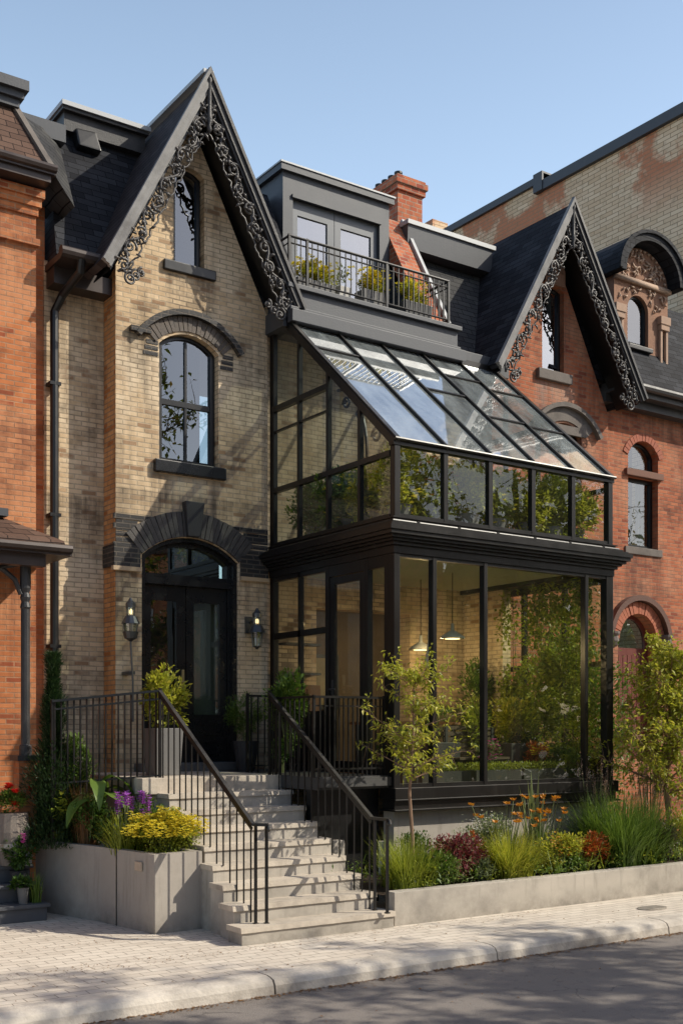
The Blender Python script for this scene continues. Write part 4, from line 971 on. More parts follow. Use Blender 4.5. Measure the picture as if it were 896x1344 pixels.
# ------------------------------------------------------------------ RAILINGS
def stair_rail(name, label, x, lower_dir, n=15, upper=None):
    root = thing(name, label, 'railing', (x,10.4,0), 'black iron railings at the entrance')
    P0 = (x,9.42,1.10); P1 = (x,11.44,2.43)
    m = PB('handrail', M['black_metal'], root); m.bar(P0,P1,.042,.026); m.bar((x,9.44,1.055),(x,11.44,2.385),.016,.03)
    e = (x+.0, 9.14, 1.10) if lower_dir == 0 else (x+lower_dir, 9.30, 1.10)
    m.bar(P0,(e[0],e[1],1.10),.05,.028,(0,0,1)); m.tube([(e[0],e[1],1.10),(e[0],e[1]-.02,1.09),(e[0],e[1]-.03,1.06),(e[0],e[1]-.012,1.045)], .016, 6)
    def stepz(y): 
        i = int((y-9.2)//TR); return RS*(min(max(i,0),8)+1)-.005
    for i in range(n):
        y = 9.46+i*(11.36-9.46)/(n-1); zt = 1.10+(y-9.42)*(2.43-1.10)/(11.44-9.42)-.01
        MB().box(x-.006,y-.006,stepz(y),x+.006,y+.006,zt).build('baluster', M['black_metal'], root)
    m = MB(); m.box(x-.014,11.42,1.47,x+.014,11.45,2.46); m.build('post', M['black_metal'], root)
    for (px_,py_) in ((x,9.37),(e[0],e[1]+.02)):
        MB().box(px_-.012,py_-.012,.158,px_+.012,py_+.012,1.10).build('post', M['black_metal'], root)
        MB().box(px_-.022,py_-.022,.160,px_+.022,py_+.022,.172).build('foot_plate', M['black_metal'], root)
    return root
stair_rail('stair_railing', 'black iron stair railing beside the yellow flowering concrete planter', 5.50, .09)
stair_rail('stair_railing', 'black iron stair railing next to the garden bed and side deck', 6.90, 0)
# landing railing toward the buff wall
root = thing('landing_railing', 'black iron railing along the landing in front of tall grey planter', 'railing', (5,11.6,1.4), 'black iron railings at the entrance')
A_, B_ = Vector((5.5,11.44,0)), Vector((4.46,11.92,0))
m = PB('handrail', M['black_metal'], root); m.bar((A_.x,A_.y,2.43),(B_.x,B_.y,2.31),.045,.026); m.bar((A_.x,A_.y,2.34),(B_.x,B_.y,2.22),.014,.02); m.bar((A_.x,A_.y,1.50),(B_.x,B_.y,1.42),.014,.02)
for i in range(17):
    f = (i+.6)/17; p = A_.lerp(B_, f); MB().box(p.x-.008,p.y-.008,1.30,p.x+.008,p.y+.008,2.42-.12*f).build('baluster', M['black_metal'], root)
MB().box(B_.x-.014,B_.y-.014,.9,B_.x+.014,B_.y+.014,2.33).build('post', M['black_metal'], root)
# deck railing in front of the side door
root = thing('deck_railing', 'black iron railing across the side deck of the conservatory', 'railing', (7.4,10.7,1.4), 'black iron railings at the entrance')
m = PB('handrail', M['black_metal'], root); zt = 2.37
m.bar((6.98,11.42,zt),(6.98,10.62,zt),.045,.026); m.bar((6.98,10.62,zt),(7.92,10.58,zt),.045,.026); m.bar((6.98,10.62,zt-.1),(7.92,10.58,zt-.1),.014,.018); m.bar((6.98,10.62,1.56),(7.92,10.58,1.56),.016,.022)
for i in range(14):
    x = 7.05+i*.064; MB().box(x-.007,10.592,1.475,x+.007,10.608,zt-.01).build('baluster', M['black_metal'], root)
for i in range(7):
    y = 10.72+i*.1; MB().box(6.973,y-.007,1.475,6.987,y+.007,zt-.01).build('baluster', M['black_metal'], root)
for (x,y) in ((6.98,10.62),(7.92,10.58),(6.98,11.42)): MB().box(x-.014,y-.014,1.47,x+.014,y+.014,zt+.02).build('post', M['black_metal'], root)
# doorside railing on the conservatory side of the landing
root = thing('landing_railing', 'short black iron railing beside the potted shrub at the front door', 'railing', (7.1,12.4,1.4), 'black iron railings at the entrance')
m = PB('handrail', M['black_metal'], root); m.bar((7.05,12.2,2.42),(7.9,12.2,2.42),.04,.026); m.bar((7.05,12.2,1.56),(7.9,12.2,1.56),.014,.02)
for i in range(9):
    x = 7.1+i*.095; MB().box(x-.007,12.193,1.475,x+.007,12.207,2.41).build('baluster', M['black_metal'], root)
MB().box(7.03,12.185,1.477,7.06,12.215,2.45).build('post', M['black_metal'], root)

# ------------------------------------------------------------------ PLANTERS AND BED
m = MB(); out = [(4.86,10.23),(5.40,10.26),(5.40,11.45),(4.98,11.5),(4.98,12.6),(4.36,12.6),(4.72,11.2)]
t_ = .09
inn = [(4.94,10.33),(5.31,10.35),(5.31,11.38),(4.9,11.42),(4.9,12.5),(4.47,12.5),(4.81,11.22)]
m.plate(out, [inn], 0, .78, 'z')
pl = tag(m.build('concrete_planter', M['planter_concrete']), 'tall pale concrete planter with joint line and small stone plaque beside the stair', 'planter')
# joint line: a thin dark seam standing proud by 2 mm
p_ = Vector((4.738,11.03,0)); m = MB(); m.bar((4.757,10.905,.0),(4.757,10.905,.78),.006,.01,(0,1,0)); m.build('joint_seam', M['soil'], pl)
m = MB(); m.box(4.80,10.42,.60,4.822,10.56,.69); m.build('plaque', M['plaque'], pl, bevel=.004)
s = MB(); s.plate(inn, [], .6, .70, 'z'); s.build('planter_soil', M['soil'], pl)
m = MB()
m.box(7.06,9.25,-.02,19,9.40,.345); rw = tag(m.build('retaining_wall', M['concrete'], bevel=.006), 'low pale concrete wall edging the flower bed along the footpath', 'wall')
o_ = MB(); 
n = 60
for i in range(n):
    x0 = 7.02+i*.2; o_.quad((x0,9.40,.30),(x0+.2,9.40,.30),(x0+.2,10.53,.34+.02*math.sin(i)),(x0,10.53,.34+.02*math.sin(i-1)))
struct(o_.build('soil', M['soil']))
# ground strip behind the left planter
s = MB(); s.box(4.5,12.5,0,5.7,13.56,.45); s.box(3.9,12.75,0,4.9,13.3,.6); struct(s.build('soil', M['soil']))

# ------------------------------------------------------------------ FOLIAGE TOOLS
def leaf(m, p, d, L, W, rng, fold=.25, droop=.0):
    d = Vector(d)
    if d.length < 1e-6: d = Vector((0,0,1))
    d.normalize(); s = d.cross(Vector((rng.gauss(0,.35), rng.gauss(0,.35), 1)))
    if s.length < 1e-3: s = Vector((1,0,0))
    s.normalize(); u = s.cross(d)
    p = Vector(p); a = p+d*(L*.5)+u*(-fold*W*.5); tip = p+d*L-Vector((0,0,droop*L))
    m.add([p, a+s*(W*.5)+u*(fold*W), tip, a-s*(W*.5)+u*(fold*W)], [(0,1,2,3)])
def rdir(rng, up=0.0):
    v = Vector((rng.gauss(0,1), rng.gauss(0,1), rng.gauss(0,1)+up)); v.normalize(); return v
def bush_mb(c, rx, ry, rz, n, L, W, rng, clumps=14, up=.25, shell=.35, flat=0):
    """Leafy mound: leaves gathered in uneven clumps through the volume."""
    m = MB(); cs = []
    for i in range(clumps):
        v = rdir(rng, .2); r = rng.uniform(.25,.85); cs.append((Vector((v.x*rx*r, v.y*ry*r, abs(v.z)*rz*r if flat else v.z*rz*r)), rng.uniform(.22,.5)))
    for i in range(n):
        k, s = rng.choice(cs); v = rdir(rng)*s*(rng.random()**.45)
        p = Vector((k.x+v.x*rx, k.y+v.y*ry, k.z+v.z*rz)); q = Vector((p.x/rx, p.y/ry, p.z/rz))
        d = q.normalized()*.8+rdir(rng)*.8+Vector((0,0,up)) if q.length > 1e-4 else Vector((0,0,1))
        leaf(m, Vector(c)+p, d, L*rng.uniform(.6,1.25), W*rng.uniform(.7,1.2), rng)
    return m
def grass_mb(c, n, h, spread, w, rng, curl=.6, base=.08):
    m = MB()
    for i in range(n):
        a = rng.uniform(0,2*PI); r0 = base*math.sqrt(rng.random()); H_ = h*rng.uniform(.45,1.22); S_ = spread*rng.uniform(.08,1.25)*(1.5 if rng.random() < .08 else 1)
        x0, y0 = c[0]+r0*math.cos(a+rng.uniform(-1,1)), c[1]+r0*math.sin(a+rng.uniform(-1,1)); dx, dy = math.cos(a), math.sin(a); sx, sy = -dy*w*.5, dx*w*.5
        vs = []; K = 4
        for k in range(K+1):
            f = k/K; hh = H_*(f-curl*.35*(S_/spread)*f*f*f); ss = S_*f**1.8; ww = (1-f**1.5)*1.0+.02
            vs += [(x0+dx*ss-sx*ww, y0+dy*ss-sy*ww, c[2]+hh), (x0+dx*ss+sx*ww, y0+dy*ss+sy*ww, c[2]+hh)]
        m.add(vs, [(2*k,2*k+1,2*k+3,2*k+2) for k in range(K)])
    return m
def petals(m, c, r, n, rng, tilt=.5):
    for k in range(n):
        a = 2*PI*k/n+rng.uniform(-.2,.2); d = (math.cos(a), math.sin(a), tilt*rng.uniform(.5,1.3)); leaf(m, c, d, r, r*.55, rng)
def stems(m, c, n, h, spread, rng, r=.004):
    tops = []
    for i in range(n):
        a = rng.uniform(0,2*PI); s = spread*math.sqrt(rng.random()); hh = h*rng.uniform(.7,1.1)
        t_ = (c[0]+s*math.cos(a), c[1]+s*math.sin(a), c[2]+hh)
        m.tube([(c[0]+s*.3*math.cos(a), c[1]+s*.3*math.sin(a), c[2]), (c[0]+s*.6*math.cos(a), c[1]+s*.6*math.sin(a), c[2]+hh*.5), t_], r, 4); tops.append(t_)
    return tops
def P_(u, v, y):
    t = (u-448)/1500; d = y/(math.cos(rad(34.7))-math.sin(rad(34.7))*t)
    return ((math.sin(rad(34.7))+math.cos(rad(34.7))*t)*d, y, 2+(958-v)*d/1500)
SEED = [100]
def rng_(): SEED[0] += 1; return random.Random(SEED[0])
def bush(name, label, cat, c, r, n, L, W, mat, clumps=14, group=None, up=.25, stem='stem', fl=None, flat=0):
    """c: base point on the soil; r: half sizes. Parts: stem, foliage, flower."""
    rg = rng_(); root = thing(name, label, cat, c, group)
    s = MB()
    for i in range(7):
        a = rg.uniform(0,2*PI); f = rg.uniform(.2,.7)
        s.tube([(c[0]+.02*math.cos(a),c[1]+.02*math.sin(a),c[2]-.03),(c[0]+r[0]*f*.5*math.cos(a),c[1]+r[1]*f*.5*math.sin(a),c[2]+r[2]*.7),(c[0]+r[0]*f*math.cos(a),c[1]+r[1]*f*math.sin(a),c[2]+r[2]*1.4)], [.010,.007,.003], 5)
    s.build('stem', M[stem], root)
    bush_mb((c[0],c[1],c[2]+r[2]), r[0],r[1],r[2], n, L, W, rg, clumps, up, flat=flat).build('foliage', LEAF[mat], root)
    if fl:
        fm, fn, fr_ = fl; m = MB()
        for i in range(fn):
            v = rdir(rg, .9); v = Vector((v.x, v.y, abs(v.z))).normalized(); k = rg.uniform(.72,1.06)*(.90+.22*math.sin(7*v.x+c[0]*9)*math.sin(6*v.y+c[1]*5)+.08*math.sin(13*v.x+4*v.z))
            petals(m, (c[0]+v.x*r[0]*k, c[1]+v.y*r[1]*k, c[2]+r[2]+v.z*r[2]*k), fr_, 5, rg)
        m.build('flower', LEAF[fm], root)['kind'] = 'stuff'
    return root
def grass(name, label, c, n, h, spread, w, mat, cat='grass plant', group=None, curl=.6, base=.08, plume=None):
    rg = rng_(); root = thing(name, label, cat, c, group)
    grass_mb(c, n, h, spread, w, rg, curl, base).build('blades', LEAF[mat], root)['kind'] = 'stuff'
    if plume:
        pm, pn, ph, pl_ = plume; sm = MB(); tops = stems(sm, c, pn, ph, spread*.8, rg, .0025); sm.build('stem', M['stem'], root); m = MB()
        for t_ in tops:
            for k in range(34):
                f = rg.random(); leaf(m, (t_[0]+rg.gauss(0,.006),t_[1]+rg.gauss(0,.006),t_[2]-pl_*.5+pl_*f), (rg.gauss(0,.5),rg.gauss(0,.5),1), .028*(1.2-f*.8), .007, rg)
        m.build('plume', LEAF[pm], root)
    return root
def tree(name, label, base, pts, r0, limbs, rng, leafmat, leafL, leafW, nleaf, barkmat='bark', cat='tree', group=None, spread=1.0, twig=5, rise=.45, clump=.1):
    root = thing(name, label, cat, base, group); tk = MB(); cr = MB()
    pts = [Vector(p) for p in pts]; n = len(pts)
    tk.tube(pts, [r0*(1-.8*i/(n-1)) for i in range(n)], 8)
    tips = []
    def along(f):
        x = f*(n-1); i = min(int(x), n-2); return pts[i].lerp(pts[i+1], x-i)
    for (f, az, L) in limbs:
        p = along(f); d = Vector((math.cos(az), math.sin(az), rise*rng.uniform(.5,1.5))).normalized(); q = p.copy(); ps = [q.copy()]
        for k in range(5):
            d = (d+Vector((rng.gauss(0,.16),rng.gauss(0,.16),rng.gauss(.05,.12)))).normalized(); q = q+d*(L/5); ps.append(q.copy())
        rr = r0*.42*(1-f*.5); tk.tube(ps, [rr*(1-.85*i/5) for i in range(6)], 5)
        for k in range(1,6):
            for j in range(twig):
                dd = (d*.5+rdir(rng,.15)).normalized(); a = ps[k-1].lerp(ps[k], rng.random()); l2 = L*rng.uniform(.12,.34)*spread
                b_ = a+dd*l2*.6+Vector((0,0,rng.uniform(-.02,.03))); c_ = b_+(dd+Vector((0,0,rng.uniform(-.5,.3)))).normalized()*l2*.5
                tk.tube([a,b_,c_], [rr*.28,rr*.18,rr*.07], 3, False); tips.append((a,b_,c_))
    tk.build('trunk', M[barkmat], root)
    for i in range(nleaf):
        a, b_, c_ = rng.choice(tips); f = rng.random()**.6; p = a.lerp(b_, f*2) if f < .5 else b_.lerp(c_, f*2-1)
        p = p+rdir(rng)*clump*rng.random(); d = (c_-a).normalized()*.5+rdir(rng,-.1)
        leaf(cr, p, d, leafL*rng.uniform(.6,1.3), leafW*rng.uniform(.7,1.2), rng, droop=.2)
    cr.build('crown', LEAF[leafmat], root)
    return root

# ------------------------------------------------------------------ BED PLANTS
S0 = .31
def at(u, y): p = P_(u, 1150, y); return (p[0], y, S0)
grass('grass_clump', 'lime green upright grass at the stair end of the flower bed', at(533,9.64), 760, .58, .30, .010, 'yellowgreen', base=.22)
bush('leafy_plant', 'low green leafy plant between lime grass and burgundy sedum', 'plant', at(568,9.60), (.36,.20,.18), 1500, .07, .022, 'midgreen', 20)
bush('sedum_plant', 'burgundy leaved sedum with dusky flower heads against the low wall', 'plant', at(603,9.68), (.54,.25,.26), 4000, .044, .024, 'burgundy', 30, fl=('plume',110,.02))
bush('flowering_shrub', 'grey green mound with tiny white flowers before the concrete foundation', 'plant', at(637,10.02), (.46,.26,.36), 3000, .05, .018, 'greygreen', 26, fl=('white',260,.018))
bush('red_shrub', 'small red leaved plant tucked behind the burgundy sedum', 'plant', at(622,9.84), (.2,.15,.28), 700, .06, .02, 'redorange', 10)
grass('fern_grass', 'bright yellow green feathery grass spilling over the low wall', at(668,9.62), 1250, .56, .42, .010, 'lime', base=.2, curl=.8)
def lily(label, u, y, h, n):
    rg = rng_(); c = at(u,y); root = thing('daylily', label, 'flower', c, 'orange daylilies in the bed')
    grass_mb(c, 160, h*.75, .34, .018, rg, .9, .14).build('blades', LEAF['midgreen'], root)['kind'] = 'stuff'
    s = MB(); tops = stems(s, c, n, h, .40, rg, .005); s.build('stem', M['stem'], root)
    for t_ in tops:
        m = MB(); petals(m, t_, .06, 6, rg, .9); petals(m, t_, .045, 5, rg, .3); m.build('flower', LEAF['orange'], root)
lily('orange daylilies beside the silvery upright blades', 708, 9.98, .80, 26)
lily('few orange daylilies above the yellow green grass', 660, 9.90, .80, 11)
grass('agave_plant', 'silvery green broad upright blades against the concrete foundation', at(700,10.22), 20, 1.0, .14, .085, 'greygreen', 'plant', base=.10, curl=.1)
bush('low_shrub', 'lime low shrub with orange tips at the wall edge', 'plant', at(736,9.60), (.42,.2,.23), 2100, .05, .02, 'lime', 20, fl=('orange',90,.024))
bush('low_shrub', 'orange red leaved low shrub next to the big green grass', 'plant', at(776,9.58), (.36,.18,.22), 1300, .06, .022, 'redorange')
grass('grass_clump', 'large arching deep green grass clump in the middle of the bed', at(815,9.82), 2500, .90, .62, .011, 'midgreen', base=.42, curl=.75)
grass('plume_grass', 'pinkish plumed grass near the conservatory corner', at(782,10.3), 240, .8, .3, .008, 'greygreen', plume=('plume',46,1.12,.24), base=.2)
grass('plume_grass', 'tall pinkish plumed grass under the lime leaved tree', at(852,10.1), 300, .85, .3, .008, 'yellowgreen', plume=('plume',60,1.2,.26), base=.2)
bush('dark_shrub', 'small dark purplish shrub at the wall below the lime tree', 'plant', at(868,9.6), (.3,.2,.28), 1700, .04, .022, 'purpledark')
bush('low_shrub', 'yellow green rounded shrub beyond the dark purplish shrub', 'plant', at(899,9.74), (.48,.3,.36), 2600, .055, .02, 'lime', 22)
bush('dark_shrub', 'dark green shrub at the foot of the slender sapling', 'plant', at(556,10.15), (.42,.25,.27), 1500, .05, .02, 'green')
bush('dark_shrub', 'tall leafy green shrub between the conservatory and red brick wall', 'plant', (12.45,11.9,.1), (.72,.95,1.8), 15000, .085, .036, 'midgreen', 80)
rg = random.Random(77)
for (u_, y_, mk) in ((550,9.52,'yellowgreen'),(585,9.52,'midgreen'),(632,9.55,'greygreen'),(645,9.72,'midgreen'),(690,9.52,'midgreen'),(712,9.70,'yellowgreen'),(756,9.54,'midgreen'),(760,9.82,'greygreen'),(842,9.55,'yellowgreen'),(672,9.95,'midgreen'),(745,10.05,'green')):
    bush('filler_plant', {'yellowgreen':'small yellow green filler plant between the larger bed plants','midgreen':'small mid green filler plant between the larger bed plants','greygreen':'small grey green filler plant between the larger bed plants','green':'small deep green filler plant near the conservatory base'}[mk], 'plant', at(u_,y_), (rg.uniform(.18,.3),.14,rg.uniform(.10,.2)), 620, .055, .02, mk, 9, group={'yellowgreen':'yellow green filler plants','midgreen':'mid green filler plants','greygreen':'grey green filler plants','green':'deep green filler plants'}[mk])
# ground cover stuff: little leaves along the soil so no bare strip shows
for (mk, n_, lab_) in (('midgreen',2600,'low green ground cover leaves over the bed soil'),('yellowgreen',1700,'yellow green creeping plants filling gaps in the bed'),('greygreen',900,'grey green creeping plants filling gaps in the bed')):
    gc = MB(); rg = rng_(); cl = [(rg.uniform(7.1,13.5), rg.uniform(9.38,10.4), rg.uniform(.06,.2), rg.uniform(.04,.24)) for k in range(70)]
    for i in range(n_):
        x, y, r_, h_ = rg.choice(cl); x += rg.gauss(0,r_); y = min(10.45, y+rg.gauss(0,r_*.7)); y = max(9.33, y)
        leaf(gc, (x,y,.345+rg.random()*h_), (rg.gauss(0,1),rg.gauss(0,1)-.2,.5), rg.uniform(.03,.075), .02, rg)
    for i in range(int(n_*.08)):       # stray arching blades
        x, y, r_, h_ = rg.choice(cl); a = rg.uniform(0,2*PI); L = rg.uniform(.15,.4)
        p0 = Vector((x,y,.33)); p1 = p0+Vector((math.cos(a)*L*.3,math.sin(a)*L*.3,L*.8)); p2 = p0+Vector((math.cos(a)*L*.8,math.sin(a)*L*.8-.03,L*.75)); w_ = Vector((-math.sin(a),math.cos(a),0))*.004
        gc.add([p0-w_,p0+w_,p1+w_,p1-w_,p2], [(0,1,2,3),(3,2,4)])
    o_ = gc.build('ground_cover', LEAF[mk]); o_['kind'] = 'stuff'; o_['label'] = lab_
# sapling and lime tree
rg = rng_(); b0 = P_(540,1120,9.9); b0 = (b0[0],9.9,.3)
limbs = [(.45+.52*(i/26)+rg.uniform(-.03,.03), i*2.4+rg.uniform(-.4,.4), rg.uniform(.34,.72)*(1.1-.55*i/26)) for i in range(26)]
limbs += [(.58, PI*.98, .72), (.64, PI*1.9, .72), (.46, .1, .55), (.48, PI*1.1,.5)]
tree('sapling_tree', 'slender young tree with sparse yellow green leaves in front of the conservatory glass', b0,
     [b0,(b0[0]+.01,b0[1],.8),(b0[0]-.015,b0[1]+.02,1.3),(b0[0]+.02,b0[1],1.9),(b0[0]+.03,b0[1],2.5),(b0[0]+.05,b0[1],2.62)], .026, limbs, rg, 'lime', .066, .030, 2000, 'pale_bark', twig=3, rise=.30, clump=.04)
rg = rng_(); b0 = (12.2,10.0,.3)
limbs = [(.34+.64*(i/44)+rg.uniform(-.03,.03), i*2.4+rg.uniform(-.4,.4), rg.uniform(.65,1.12)*(1.1-.5*i/44)) for i in range(44)]
tree('lime_tree', 'bushy multi stemmed tree with dense lime yellow foliage before the red brick house', b0,
     [b0,(12.22,10.0,.8),(12.18,10.05,1.3),(12.25,10.0,1.9),(12.28,10.05,2.5),(12.3,10.0,3.0)], .05, limbs, rg, 'lime', .074, .042, 9500, 'pale_bark', twig=7, clump=.07)

# ------------------------------------------------------------------ LEFT PLANTER PLANTS
Z0_ = .70
def atz(u, y): p = P_(u, 1100, y); return (p[0], y, Z0_)
bush('yellow_flower_mound', 'spreading yellow flowered mound spilling over the planter front', 'plant', (5.17,10.62,.68), (.45,.42,.25), 4200, .038, .018, 'yellowgreen', 34, fl=('yellow',2100,.025), flat=0)
bush('green_shrub', 'fresh green shrub behind the yellow flowers beside the stair rail', 'plant', (5.22,11.15,.7), (.27,.22,.32), 1500, .05, .02, 'midgreen')
def iris(label, c, n, h):
    rg = rng_(); root = thing('iris_plant', label, 'flower', c)
    grass_mb(c, 320, h*.78, .26, .014, rg, .35, base=.16).build('blades', LEAF['yellowgreen'], root)['kind'] = 'stuff'
    s = MB(); tops = stems(s, c, n, h, .24, rg, .005); s.build('stem', M['stem'], root); m = MB()
    for t_ in tops:
        m = MB()
        for k in range(5): petals(m, (t_[0],t_[1],t_[2]-.026*k), .045, 7, rg, .6)
        m.build('flower', LEAF['violet'], root)
bush('yellow_flower_mound', 'smaller yellow flowered mound leaning toward the stair rail', 'plant', (5.36,10.95,.70), (.30,.30,.20), 2000, .038, .018, 'yellowgreen', 20, fl=('yellow',800,.025))
iris('violet irises on green blades in the concrete planter', (4.91,11.02,.7), 15, .60)
grass('rust_grass', 'reddish brown upright grass next to the violet irises', (4.76,11.72,.7), 420, .70, .14, .008, 'rust', base=.1, curl=.2)
bush('green_shrub', 'dark low green shrub at the back of the concrete planter', 'plant', (4.78,11.7,.7), (.24,.4,.32), 2600, .055, .024, 'green')
# broad-leaved plant
rg = rng_(); c = (4.88,11.72,.7); root = thing('broadleaf_plant', 'plant with huge curled bright green leaves over the concrete planter', 'plant', c)
s = MB(); m = MB()
for (az,L,W,h) in ((.2,.52,.22,.75),(1.0,.40,.2,.80),(2.6,.38,.18,.66),(3.6,.42,.2,.62),(5.2,.44,.2,.68),(4.4,.38,.17,.85),(5.9,.4,.2,.9)):
    a = Vector((math.cos(az),math.sin(az),0)); sd_ = Vector((-a.y,a.x,0)); p = Vector(c)+Vector((0,0,h*.8))+a*.04
    s.tube([c, Vector(c)+a*.01+Vector((0,0,h*.5)), p], [.012,.010,.006], 6)
    vs = []; K = 8
    for k in range(K+1):
        f = k/K; ww = W*.5*math.sin(PI*min(1,f*.93+.05))**.7; ce = p+a*(L*f)+Vector((0,0,.16*math.sin(f*2.6)-.30*f*f))
        vs += [ce-sd_*ww+Vector((0,0,.03*math.sin(f*9))), ce-Vector((0,0,.02)), ce+sd_*ww+Vector((0,0,.03*math.sin(f*8+1)))]
    m.add(vs, sum([[(3*k,3*k+1,3*k+4,3*k+3),(3*k+1,3*k+2,3*k+5,3*k+4)] for k in range(K)], []))
s.build('stem', M['stem'], root); m.build('leaf', LEAF['midgreen'], root, smooth=True)
bush('golden_shrub', 'shrub with round golden green leaves leaning from the planter back', 'plant', (4.70,12.0,.7), (.28,.24,.42), 620, .08, .066, 'yellowgreen', 12)
# evergreen and dark hedge mass
rg = rng_(); c = (4.52,12.05,.7); root = thing('conifer_tree', 'narrow dark evergreen rising against the orange brick corner', 'tree', c)
MB().tube([c,(4.53,12.05,1.6),(4.55,12.06,2.7)], [.03,.02,.006], 6).build('trunk', M['bark'], root); m = MB()
for i in range(15000):
    f = rg.random()**1.2; z = .72+2.10*f; rr = .40*(1-f*.72)*(.75+.35*math.sin(f*19+i%3))*math.sqrt(rg.random()); a = rg.uniform(0,2*PI)
    if f > .55: rr *= .55
    leaf(m, (c[0]+rr*math.cos(a),c[1]+rr*math.sin(a),z), (math.cos(a)*.7+rg.gauss(0,.3),math.sin(a)*.7+rg.gauss(0,.3),.7+rg.gauss(0,.4)), rg.uniform(.04,.09), .013, rg)
m.build('crown', LEAF['dark'], root)
bush('dark_shrub', 'large dark leafy shrub rising behind the concrete planter', 'plant', (4.66,12.55,.45), (.40,.30,.66), 6500, .07, .026, 'dark', 22)
bush('green_shrub', 'sunlit green shrub against the landing railing and dark evergreen', 'plant', (4.80,12.0,1.1), (.26,.2,.42), 1500, .06, .022, 'midgreen')
bush('green_shrub', 'dark green foliage below the landing slab', 'plant', (5.05,11.28,.7), (.35,.14,.26), 1500, .05, .022, 'green')
# white stone pot in the planter
c = (5.08,11.28,.7); root = thing('stone_pot', 'round whitewashed stone pot among planter greenery below the landing', 'pot', c)
MB().lathe(c, [(.06,0),(.13,.05),(.17,.16),(.17,.26),(.19,.27),(.19,.31),(.15,.31)], 18).build('body', M['white_pot'], root, smooth=True)
# barrel with red flowers at the grey steps
c = (4.10,12.16,.545); root = thing('flower_barrel', 'weathered wooden half barrel planted with red flowers on grey steps', 'barrel', c)
MB().lathe(c, [(.13,0),(.175,.2),(.185,.36),(.17,.56),(.15,.56)], 16).build('staves', M['barrel_wood'], root)
MB().lathe(c, [(.17,.17),(.182,.2),(.18,.24)], 16).build('hoop', M['iron'], root)
rg = rng_(); bush_mb((c[0],c[1],c[2]+.68),.22,.18,.15,900,.05,.022,rg).build('foliage', LEAF['midgreen'], root); m = MB()
for i in range(9):
    m = MB(); q = (c[0]+rg.gauss(0,.11),c[1]-abs(rg.gauss(0,.1)),c[2]+.78+rg.gauss(0,.05))
    for k in range(3): petals(m, (q[0],q[1],q[2]-.012*k), .05, 7, rg)
    m.build('flower', LEAF['red'], root)
c = (4.12,11.99,.36); root = thing('potted_plant', 'leafy plant with one magenta flower in front of the wooden barrel', 'plant', c)
MB().lathe(c, [(.07,0),(.10,.13),(.105,.14),(.08,.14)], 14).build('pot', M['dark_pot'], root)
rg = rng_(); bush_mb((c[0],c[1],c[2]+.32),.17,.12,.2,900,.06,.03,rg).build('foliage', LEAF['green'], root); m = MB()
for k in range(5): petals(m, (c[0]+.02,c[1]-.08,c[2]+.52-.02*k), .042, 7, rg)
m.build('flower', LEAF['magenta'], root)
c = (4.08,11.75,.18); root = thing('potted_plant', 'small grey pot with trailing leaves standing on the grey step', 'plant', c)
MB().lathe(c, [(.045,0),(.062,.16),(.066,.17),(.05,.17)], 14).build('pot', M['grey_pot'], root)
bush_mb((c[0]-.02,c[1],c[2]+.2),.12,.08,.05,160,.07,.045,rng_()).build('foliage', LEAF['green'], root)
grass('grass_clump', 'small bright green grass tuft beside the grey steps', (4.22,11.76,.18), 70, .34, .1, .014, 'midgreen', base=.05)
c = (4.24,12.04,.54); root = thing('table_lantern', 'small white lantern on the top grey step', 'lantern', c)
MB().lathe(c, [(.05,0),(.05,.015),(.035,.02),(.035,.09),(.055,.1),(.01,.15)], 12).build('body', M['white_pot'], root)
# landing pots
c = (5.80,12.0,1.478); root = thing('tall_planter', 'tall square grey planter with lime shrub on the landing', 'planter', c)
m = MB(); m.hexa([(5.66,11.86,1.478),(5.96,11.86,1.478),(5.96,12.14,1.478),(5.66,12.14,1.478)], [(5.63,11.83,2.02),(5.99,11.83,2.02),(5.99,12.17,2.02),(5.63,12.17,2.02)]); m.build('box', M['grey_pot'], root, bevel=.008)
rg = rng_()
limbs_root = bush('lime_shrub', 'airy lime green shrub growing in the tall grey planter', 'plant', (5.81,12.0,2.0), (.33,.28,.32), 1300, .07, .038, 'lime', 16)
m = MB()
for i in range(60):
    z = 2.4+rg.random()*.35; leaf(m, (5.86+rg.gauss(0,.03),12.0,z), rdir(rg,.3), .055, .028, rg)
m.build('top_leaves', LEAF['lime'], limbs_root)
c = (7.34,12.75,1.478); root = thing('round_planter', 'dark round planter beside the front door under the wall lantern', 'planter', c)
MB().lathe(c, [(.11,0),(.17,.36),(.175,.38),(.14,.38)], 18).build('pot', M['dark_pot'], root, smooth=False)
bush('green_shrub', 'feathery green shrub in the dark round planter', 'plant', (7.34,12.75,1.83), (.26,.22,.33), 2600, .055, .012, 'midgreen', 16)
bush('climbing_plant', 'leafy climber on the iron railing at the top of the stair', 'plant', (7.2,11.5,1.75), (.30,.2,.50), 2400, .065, .028, 'midgreen', 22)
bush('climbing_plant', 'sparse trailing climber leaning on the conservatory side glass', 'plant', (7.62,12.1,2.2), (.3,.3,.14), 500, .06, .026, 'green', 10)
bush('green_shrub', 'dark foliage on the side deck behind the stair rail', 'plant', (7.35,11.9,1.48), (.2,.2,.25), 600, .06, .026, 'green')

